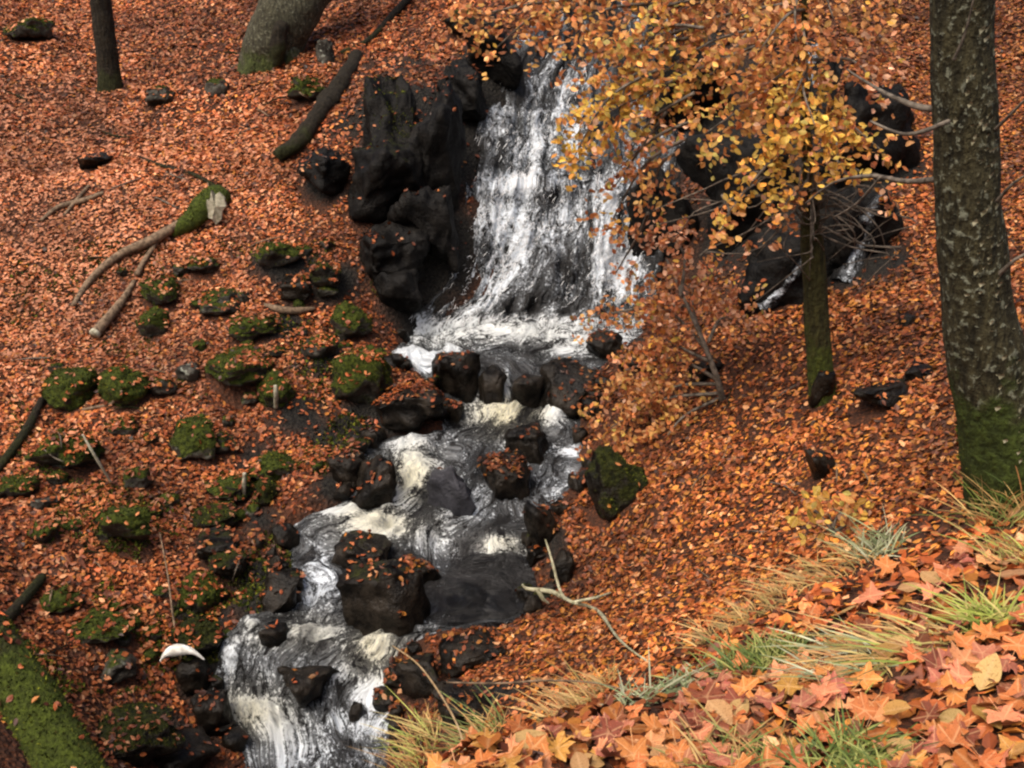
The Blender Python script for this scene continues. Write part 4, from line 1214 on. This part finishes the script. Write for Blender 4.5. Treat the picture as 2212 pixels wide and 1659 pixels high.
size = rng.uniform(.033, .066, n) * np.where(pf > 13, 1.2, 1.0) * np.where(pf < 4.8, 1.2, np.where(pf < 8, .88, 1.0))
pos = pos + nor * (size * rng.uniform(.05, .35, n))[:, None]
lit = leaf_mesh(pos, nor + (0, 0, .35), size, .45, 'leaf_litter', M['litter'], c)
tag(lit, 'carpet of small rusty fallen beech leaves covering the ravine slopes', 'leaf litter', kind='stuff')
print('litter leaves', n)

# ------------------------------------------------------------------ beech leaves on branches
CROWN_COL = dict(o=np.array([(.56, .23, .07), (.47, .16, .05), (.62, .32, .13), (.34, .11, .035), (.58, .33, .09)]),
                 y=np.array([(.68, .42, .07), (.64, .35, .06), (.58, .41, .08), (.62, .27, .05)]),
                 g=np.array([(.48, .40, .10), (.58, .36, .08), (.58, .26, .07), (.60, .31, .09), (.56, .22, .07)]),
                 r=np.array([(.48, .16, .06), (.58, .27, .15), (.30, .085, .03), (.64, .37, .23), (.50, .2, .06)]))
def crown(parent, sprays, individuals, twigmat, dens=1.12):
    """sprays: start px, end px, depths, half-spread px, leaf count, palette"""
    P, C, D = [], [], []
    for (u0, v0, y0, u1, v1, y1, spread, cnt, pal) in sprays:
        um, vm, ym = (u0 + u1) / 2 + R.uniform(-25, 25), (v0 + v1) / 2 - R.uniform(5, 40), (y0 + y1) / 2
        main = smooth_path(px_path([(u0, v0, y0, 9), (um, vm, ym, 6.5), (u1, v1, y1, 2.5)]), 14)
        V, F = tube(main[:, :3], main[:, 3], 5, .1, R.randrange(99))
        br = quads_to_mesh('branch', V, F, twigmat, parent, attrs=dict(height=V[:, 2]))
        cnt = int(cnt * dens)
        nt = max(6, cnt // 11)
        tv, tf, k = [], [], 0
        ends = []
        du, dv = u1 - u0, v1 - v0
        ln = math.hypot(du, dv) + 1e-6
        base_a = math.atan2(dv, du)
        for j in range(nt):
            f0 = .5 if ln > 260 else .2
            f = f0 + (1 - f0) * (j + R.random()) / nt
            i = min(13, int(f * 13))
            b = main[i, :3]
            uu, vv, ff = to_px(b)
            ang = base_a + (1 if j % 2 else -1) * R.uniform(.25, 1.15)
            rr = spread * R.uniform(.6, 1.75) * (1.2 - .45 * f)
            tip = at_y(uu + math.cos(ang) * rr, vv + math.sin(ang) * rr + .35 * rr * R.random(), b[1] + R.gauss(0, .14))
            mid = (b + tip) / 2 + np.array((0, 0, .05 * rr / 80))
            q = smooth_path(np.array([(*b, .0055), (*mid, .004), (*tip, .0018)]), 6)
            V, F = tube(q[:, :3], q[:, 3], 4, .05, 1, close=False)
            tv.append(V); tf.append(F + k); k += len(V)
            ends.append((b, mid, tip))
        o = mesh_obj('twigs', np.concatenate(tv), np.concatenate(tf), twigmat, parent=br)
        o['kind'] = 'stuff'
        for _ in range(cnt):
            pc = CROWN_COL[pal if R.random() < .82 else R.choice('oygr')]
            b, mid, tip = R.choice(ends)
            f = .12 + .92 * R.random() ** .8
            p = (1 - f) ** 2 * b + 2 * f * (1 - f) * mid + f * f * tip
            p = p + np.array((R.gauss(0, .024), R.gauss(0, .04), R.gauss(-.012, .022)))
            P.append(p); C.append(pc[R.randrange(len(pc))] * math.exp(R.gauss(0, .28)))
            D.append(R.uniform(.040, .068))
    P, C, D = np.array(P), np.array(C), np.array(D)
    # nearest ones become leaves of their own
    near = np.argsort(np.linalg.norm(P, axis=1) / D)
    fu, fv, _ = to_px(P)
    vis = (fu > 0) & (fu < W0) & (fv > 0) & (fv < H0)
    near = [i for i in near if vis[i]][:individuals]
    single = np.zeros(len(P), bool); single[near] = True
    rest = ~single
    Nn = np.tile(np.array((0, -.75, .6)), (len(P), 1))
    o = leaf_mesh(P[rest], Nn[rest], D[rest], .5, 'foliage', M['crown'], C[rest], parent=parent)
    o['kind'] = 'stuff'
    protos = [leaf_shape('beech', k) for k in range(4)]
    for i in near:
        lo = bpy.data.objects.new('leaf', protos[R.randrange(4)])
        col.objects.link(lo)
        lo.parent = parent
        lo.location = Vector(P[i]) - parent.location
        nrm = Vector(Nn[i] + rng.normal(0, .5, 3)).normalized()
        qn = nrm.to_track_quat('Z', 'Y')
        lo.rotation_mode = 'QUATERNION'
        from mathutils import Quaternion
        lo.rotation_quaternion = qn @ Quaternion((0, 0, 1), R.uniform(0, 6.28))
        lo.scale = (D[i],) * 3
        lo.color = (*C[i], 1)
_shape_cache = {}
def leaf_shape(kind, k):
    if (kind, k) in _shape_cache: return _shape_cache[kind, k]
    r = random.Random(hash(kind) % 1 + k * 13 + len(kind))
    if kind == 'beech':
        m = 7
        out = []
        for i in range(m + 1):
            t = i / m
            w = .30 * math.sin(math.pi * t ** .85) ** .8 + .0
            out.append((t - .5, w))
        vs, rib = [], []
        for y, w in out: vs.append((0, y, r.uniform(-.01, .01))); rib.append(1.0)
        lift = r.uniform(.0, .5)
        for s in (-1, 1):
            for y, w in out[1:-1]: vs.append((s * w, y, w * lift + r.uniform(-.03, .03))); rib.append(0.0)
        bend = r.uniform(-.3, .5)
        vs = [(x, y, z + bend * y * y) for x, y, z in vs]
        F = []
        for s in (0, 1):
            o = m + 1 + s * (m - 1)
            for i in range(m):
                a, b = i, i + 1
                if i == 0: f = [a, b, o]
                elif i == m - 1: f = [a, b, o + i - 1]
                else: f = [a, b, o + i, o + i - 1]
                F.append(f if s else f[::-1])
    else:
        # lobed maple leaf: five pointed lobes round the stalk end
        tips = [(-115, .58), (-58, .72), (0, .80), (58, .72), (115, .58)]
        ring, rib = [], []
        for i, (a, l) in enumerate(tips):
            a = a + r.uniform(-7, 7); l = l * r.uniform(.9, 1.1)
            for da, fl, rb in ((-22, .70, .1), (-11, .80 + r.uniform(-.08, .08), .25), (r.uniform(-3, 3), .97, 1.0), (11, .80 + r.uniform(-.08, .08), .25), (22, .70, .1)):
                an = math.radians(a + da)
                ring.append((math.sin(an) * l * fl, math.cos(an) * l * fl)); rib.append(rb)
            if i < 4:
                an = math.radians((a + tips[i + 1][0]) / 2)
                q = r.uniform(.50, .66)
                ring.append((math.sin(an) * q, math.cos(an) * q)); rib.append(0.0)
        ring.append((.12, -.16)); rib.append(0)
        ring.append((0, -.06)); rib.append(.6)
        ring.append((-.12, -.16)); rib.append(0)
        b1, b2, cu = r.uniform(-1.0, 1.2), r.uniform(-.9, 1.2), r.uniform(-.5, .6)
        vs = [(0, 0, 0)] + [(x * .62, y * .62 - .12, (b1 * x * x + b2 * y * y * .6 + cu * x * y + r.uniform(-.09, .09)) * .6) for x, y in ring]
        rib = [1.0] + rib
        m = len(ring)
        F = [[0, 1 + (i + 1) % m, 1 + i] for i in range(m)]
        # stalk
        k0 = len(vs)
        vs += [(-.008, -.15, .01), (.008, -.15, .01), (.03, -.52, .06), (.014, -.52, .06)]
        rib += [1.0] * 4
        F.append([k0, k0 + 1, k0 + 2, k0 + 3])
    me = bpy.data.meshes.new('leaf')
    me.from_pydata(vs, [], F)
    a = me.attributes.new('rib', 'FLOAT', 'POINT')
    a.data.foreach_set('value', np.array(rib, np.float32))
    me.materials.append(M['crownleaf' if kind == 'beech' else 'leaf'])
    for p in me.polygons: p.use_smooth = True
    _shape_cache[kind, k] = me
    return me

SY = float(sy)
# spray: base on the trunk side -> tip; distances keep the crown in front of the falls
SPR = [
    (1740, -60, SY, 1180, 40, SY + .9, 85, 210, 'o'), (1740, -80, SY, 1010, 60, SY + 1.5, 70, 110, 'o'), (1740, -40, SY, 1450, 30, SY + .2, 100, 240, 'o'),
    (1740, 0, SY, 1300, 150, SY + .6, 95, 210, 'g'), (1740, 40, SY, 1400, 180, SY + .2, 85, 190, 'g'), (1740, 60, SY, 1270, 265, SY + .2, 72, 190, 'y'),
    (1420, 150, SY + .1, 1235, 350, SY, 58, 150, 'y'), (1740, 20, SY, 1640, 110, SY - .4, 110, 230, 'o'), (1740, -100, SY, 1800, 40, SY - .3, 110, 200, 'o'),
    (1742, 120, SY, 1610, 210, SY - .4, 80, 190, 'o'), (1744, 170, SY, 1520, 290, SY - .4, 70, 170, 'g'), (1744, 160, SY, 1760, 270, SY - .7, 100, 240, 'y'),
    (1746, 210, SY, 1660, 360, SY - .5, 75, 170, 'y'), (1748, 230, SY, 1810, 390, SY - .6, 70, 150, 'y'), (1700, 320, SY - .4, 1565, 470, SY - .6, 48, 110, 'y'),
    (1560, 420, SY - .5, 1540, 520, SY - .6, 30, 45, 'o'), (1750, 220, SY, 1910, 330, SY - .4, 65, 80, 'o'), (1750, 130, SY, 1890, 180, SY - .2, 80, 90, 'r'),
    (1500, 260, SY - .2, 1330, 370, SY + .3, 70, 75, 'r'), (1480, 300, SY - .1, 1310, 500, SY + .5, 60, 85, 'o'), (1400, 460, SY + .4, 1330, 590, SY + .8, 45, 55, 'r'),
    (1740, -40, SY, 1560, 60, SY + .6, 90, 150, 'o'), (1700, 400, SY - .2, 1690, 450, SY - .5, 35, 40, 'o'), (1742, 80, SY, 1420, 250, SY + .4, 60, 110, 'g')]
SPR += [(1500, -30, SY + .3, 1180, 20, SY + .9, 80, 110, 'o'), (1480, 10, SY + .3, 1180, 90, SY + .8, 75, 110, 'o'), (1300, -20, SY + .8, 1040, 40, SY + 1.3, 70, 80, 'o'),
        (1500, 60, SY + .2, 1230, 130, SY + .6, 70, 100, 'o'), (1500, 80, SY + .2, 1300, 210, SY + .4, 75, 110, 'g'), (1520, 60, SY, 1380, 120, SY + .2, 80, 120, 'g'),
        (1560, -10, SY, 1330, 60, SY + .4, 85, 120, 'o'), (1400, 150, SY + .1, 1330, 280, SY + .2, 50, 60, 'y'), (1640, 60, SY, 1560, 150, SY - .1, 70, 80, 'o'),
        (1740, -60, SY, 1920, 20, SY + .2, 90, 90, 'o')]
SPR += [(1350, -10, SY + .6, 985, 45, SY + 1.2, 70, 110, 'o'), (1300, 20, SY + .7, 1070, 105, SY + 1.0, 60, 80, 'o'), (1740, 60, SY, 1760, 140, SY - .4, 90, 100, 'o'),
        (1740, 100, SY, 1700, 240, SY - .5, 80, 110, 'y'), (1740, -20, SY, 1720, 90, SY - .3, 90, 90, 'o')]
SPR += [(1500, 200, SY, 1360, 330, SY + .3, 60, 70, 'o'), (1460, 330, SY + .1, 1400, 440, SY + .3, 60, 60, 'o'), (1440, 240, SY + .1, 1330, 400, SY + .3, 50, 50, 'g'),
        (1752, 330, SY, 1930, 420, SY - .3, 50, 45, 'r'), (1750, 380, SY, 1640, 520, SY - .4, 45, 45, 'r')]
crown(T2, SPR, 300, M['twig'])
# bare twigs hanging in the gap beside the thin trunk
for k in range(44):
    u0, v0 = R.uniform(1500, 1990), R.uniform(400, 560)
    du, dv = R.uniform(-130, 60), R.uniform(-30, 110)
    branch(T2, [(1752, R.uniform(380, 520), SY, 5), ((1752 + u0) / 2, v0 - R.uniform(0, 60), SY - .2, 4), (u0, v0, SY - .3, 3), (u0 + du * .5, v0 + dv * .5, SY - .2, 2.4), (u0 + du, v0 + dv, SY - .1, 1.6)], M['twig'], seed=k, name='twig', n=14)

# low beech spray on the far bank beside the pool
p_, _, _ = hit(1560, 860, S.bvh)
T6 = empty('beech_sapling', tuple(p_))
tag(T6, 'low rust-orange beech sapling leaning over the pool margin', 'sapling')
by6 = p_.y
limb('trunk', px_path([(1565, 880, by6, 16), (1550, 820, by6 - .1, 14), (1520, 740, by6 - .1, 11), (1480, 650, by6, 8), (1440, 560, by6 + .3, 5)]), M['twig'], T6, 22, 7, .1, 2)
crown(T6, [
    (1530, 760, by6, 1380, 660, by6 + .5, 75, 130, 'o'), (1530, 780, by6, 1440, 735, by6 + .2, 95, 190, 'r'), (1490, 660, by6, 1250, 690, by6 + .7, 40, 70, 'o'),
    (1520, 740, by6, 1500, 610, by6 + .3, 90, 170, 'r'), (1470, 640, by6, 1440, 510, by6 + .3, 75, 120, 'r'), (1550, 830, by6, 1360, 870, by6 + .1, 85, 200, 'o'),
    (1550, 850, by6, 1310, 930, by6 + .1, 80, 190, 'o'), (1555, 860, by6, 1430, 960, by6 - .2, 90, 170, 'o'), (1530, 740, by6, 1600, 700, by6 + .2, 80, 130, 'r'),
    (1550, 820, by6, 1350, 800, by6 + .3, 60, 80, 'o')], 200, M['twig'], 1.7)
# yellow seedling on the bank lip
p_, _, _ = hit(1800, 1165, S.bvh)
T7 = empty('seedling', tuple(p_))
tag(T7, 'small yellow-leaved seedling at the lip of the grassy bank', 'seedling')
limb('trunk', px_path([(1805, 1170, p_.y, 7), (1800, 1140, p_.y, 5), (1790, 1110, p_.y, 3)]), M['twig'], T7, 8, 6, .1, 2)
crown(T7, [(1802, 1150, p_.y, 1760, 1120, p_.y + .1, 40, 40, 'y'), (1800, 1140, p_.y, 1840, 1110, p_.y, 42, 45, 'g'), (1800, 1150, p_.y, 1870, 1130, p_.y, 30, 25, 'y')], 60, M['twig'])

# ------------------------------------------------------------------ grass on the bank
def tuft(label, u, v, n, length, spread, pal, lean, y=None, w=.0028, lay=.5):
    p, nn, t = hit(u, v, BV0)
    base = np.array(p)
    K = 7
    paths = []
    tt = np.linspace(0, 1, K)
    for _ in range(n):
        a = R.uniform(0, 6.28); r = spread * math.sqrt(R.random())
        bx, by_ = base[0] + math.cos(a) * r, base[1] + math.sin(a) * r
        b = np.array((bx, by_, ground_z(bx, by_) - .01))
        L = length * R.uniform(.5, 1.15)
        d = np.array((lean[0] + R.gauss(0, .6), lean[1] + R.gauss(0, .5), 0))
        up = R.uniform(.35, 1.0) * (1 - lay * .5)
        q = b[None] + L * (d[None] * (tt ** 1.5)[:, None] + np.array((0, 0, up))[None] * (tt - .62 * lay * tt ** 2.2)[:, None] * 1.25)
        paths.append(q)
    paths = np.array(paths)
    V, F = ribbons(paths, np.array([w * R.uniform(.6, 1.4) for _ in range(n)]), np.array((0.15, -.75, .65)))
    pc = np.array(pal)[np.array([R.randrange(len(pal)) for _ in range(n)])] * np.array([R.uniform(.7, 1.25) for _ in range(n)])[:, None]
    C = np.repeat(pc, K * 2, 0)
    o = mesh_obj('grass_tuft', V, F, M['grass'], loc=tuple(base), colors=C)
    tag(o, label, 'grass tuft')
GREEN = [(.09, .12, .02), (.15, .18, .04), (.24, .25, .07), (.06, .09, .02)]
LIME = [(.24, .28, .05), (.34, .34, .08), (.18, .22, .04), (.42, .34, .12)]
GREY = [(.17, .19, .09), (.26, .28, .15), (.11, .14, .06), (.34, .34, .22)]
DRY = [(.34, .20, .07), (.42, .27, .10), (.25, .15, .05), (.20, .15, .045), (.30, .13, .04)]
tuft('yellow-green grass tuft overhanging the stream at the bank end', 900, 1640, 260, .26, .16, LIME + DRY, (-.35, .25))
tuft('olive grass tuft beside the yellow-green overhanging tuft', 1040, 1610, 220, .24, .16, GREEN + DRY, (-.3, .3))
tuft('frosted grey-green grass streak bent over the bank lip', 1400, 1510, 240, .18, .14, GREY, (.5, .28), lay=1.2)
tuft('second frosted grass streak running into the bright green cushion', 1500, 1465, 200, .13, .13, GREY + GREEN, (.4, .25), lay=1.2)
tuft('bright green soft grass cushion on the bank lip', 1650, 1430, 360, .13, .14, GREEN, (.1, .1), lay=.3)
tuft('lime green upright grass clump among maple leaves', 2130, 1350, 200, .17, .08, LIME, (0.0, .05), lay=.4)
tuft('flattened straw-coloured grass beside the lime green clump', 1990, 1390, 150, .2, .18, DRY + LIME, (-.6, .05), lay=1.1)
tuft('pale flattened grass under leaves in the middle of the bank', 1860, 1440, 200, .22, .16, DRY + GREY, (-.5, .1), lay=1.1)
tuft('dark green grass patch at the bottom of the leafy bank', 1830, 1655, 330, .15, .14, GREEN, (.2, .1), lay=.5)
tuft('olive grass under brown leaves at the foot of the leafy bank', 1580, 1650, 220, .15, .14, GREEN + DRY, (.1, .1), lay=.6)
tuft('golden dry grass fringe under the yellow seedling', 1780, 1235, 260, .16, .26, DRY, (-.2, .15), lay=.9)
tuft('golden dry grass fringe along the bank lip beyond the green cushion', 1620, 1330, 260, .17, .28, DRY, (-.2, .2), lay=.9)
tuft('grey-green grass sprig poking out behind the dry fringe', 1900, 1195, 120, .2, .10, GREY, (0, .1), lay=.4)
tuft('tall green grass against the mossy tree foot', 2170, 1120, 160, .3, .12, GREEN + DRY, (.1, 0), lay=.3)
tuft('sparse brown grass hanging from the bank above the dark rock', 1250, 1530, 240, .22, .2, DRY, (-.35, .3), lay=.8)
tuft('green blades near the tree foot by curled leaves', 2190, 1215, 120, .2, .10, LIME + DRY, (-.2, .1), lay=.5)

# ------------------------------------------------------------------ single fallen leaves on the near bank
KINDS = [('orange maple leaf lying on the grassy bank', (.50, .16, .045), 'maple'), ('pale tan leaf lying on the grassy bank', (.62, .36, .16), 'beech'),
         ('dull pinkish-brown maple leaf lying on the grassy bank', (.36, .12, .07), 'maple'), ('golden yellow-brown maple leaf lying on the grassy bank', (.50, .22, .05), 'maple'),
         ('salmon-coloured maple leaf lying on the grassy bank', (.62, .24, .11), 'maple'), ('dark chestnut leaf lying on the grassy bank', (.17, .045, .02), 'maple'),
         ('golden oval leaf lying on the grassy bank', (.55, .29, .09), 'beech'), ('copper oval leaf lying on the grassy bank', (.45, .13, .035), 'beech')]
KW = [.27, .07, .15, .07, .18, .11, .05, .10]
bank = [(860, 1659), (1100, 1585), (1300, 1535), (1500, 1470), (1700, 1345), (1900, 1245), (2100, 1150), (2212, 1085)]
bu, bvv = [b[0] for b in bank], [b[1] for b in bank]
cnt = 0
from mathutils import Quaternion
while cnt < 300:
    u = R.uniform(880, 2230) if R.random() < .6 else R.uniform(1500, 2230)
    top = np.interp(u, bu, bvv)
    v = R.uniform(top + 6, 1690)
    gr = 0
    for gu, gv, rad in ((1650, 1405, 60), (2130, 1310, 55), (900, 1620, 60), (1830, 1645, 55), (1440, 1480, 50), (1640, 1310, 70), (1560, 1640, 40)):
        if math.hypot(u - gu, v - gv) < rad: gr = 1
    if gr and R.random() < .8: continue
    if v - top < 60 and u > 1350 and R.random() < .55: continue
    if u < 1250 and R.random() < .35: continue
    p, nn, t = hit(u, v, BV0)
    if p.y > 5: continue
    lab, c, kind = R.choices(KINDS, KW)[0]
    sz = R.uniform(.085, .15) if kind == 'maple' else R.uniform(.08, .125)
    lo = bpy.data.objects.new('fallen_leaf', leaf_shape(kind, R.randrange(12) if kind == 'maple' else R.randrange(4)))
    col.objects.link(lo)
    n2 = (nn + Vector((R.gauss(0, .36), R.gauss(-.15, .36), .2))).normalized()
    lo.rotation_mode = 'QUATERNION'
    lo.rotation_quaternion = n2.to_track_quat('Z', 'Y') @ Quaternion((0, 0, 1), R.uniform(0, 6.28))
    lo.location = p + nn * R.uniform(.012, .05)
    lo.scale = (sz * 1.1, sz * 1.1, sz)
    f = R.uniform(.75, 1.25)
    lo.color = (c[0] * f, c[1] * f * R.uniform(.85, 1.2), c[2] * f, 1)
    tag(lo, lab, 'leaf', lab.replace(' leaf lying on', ' leaves on'))
    cnt += 1
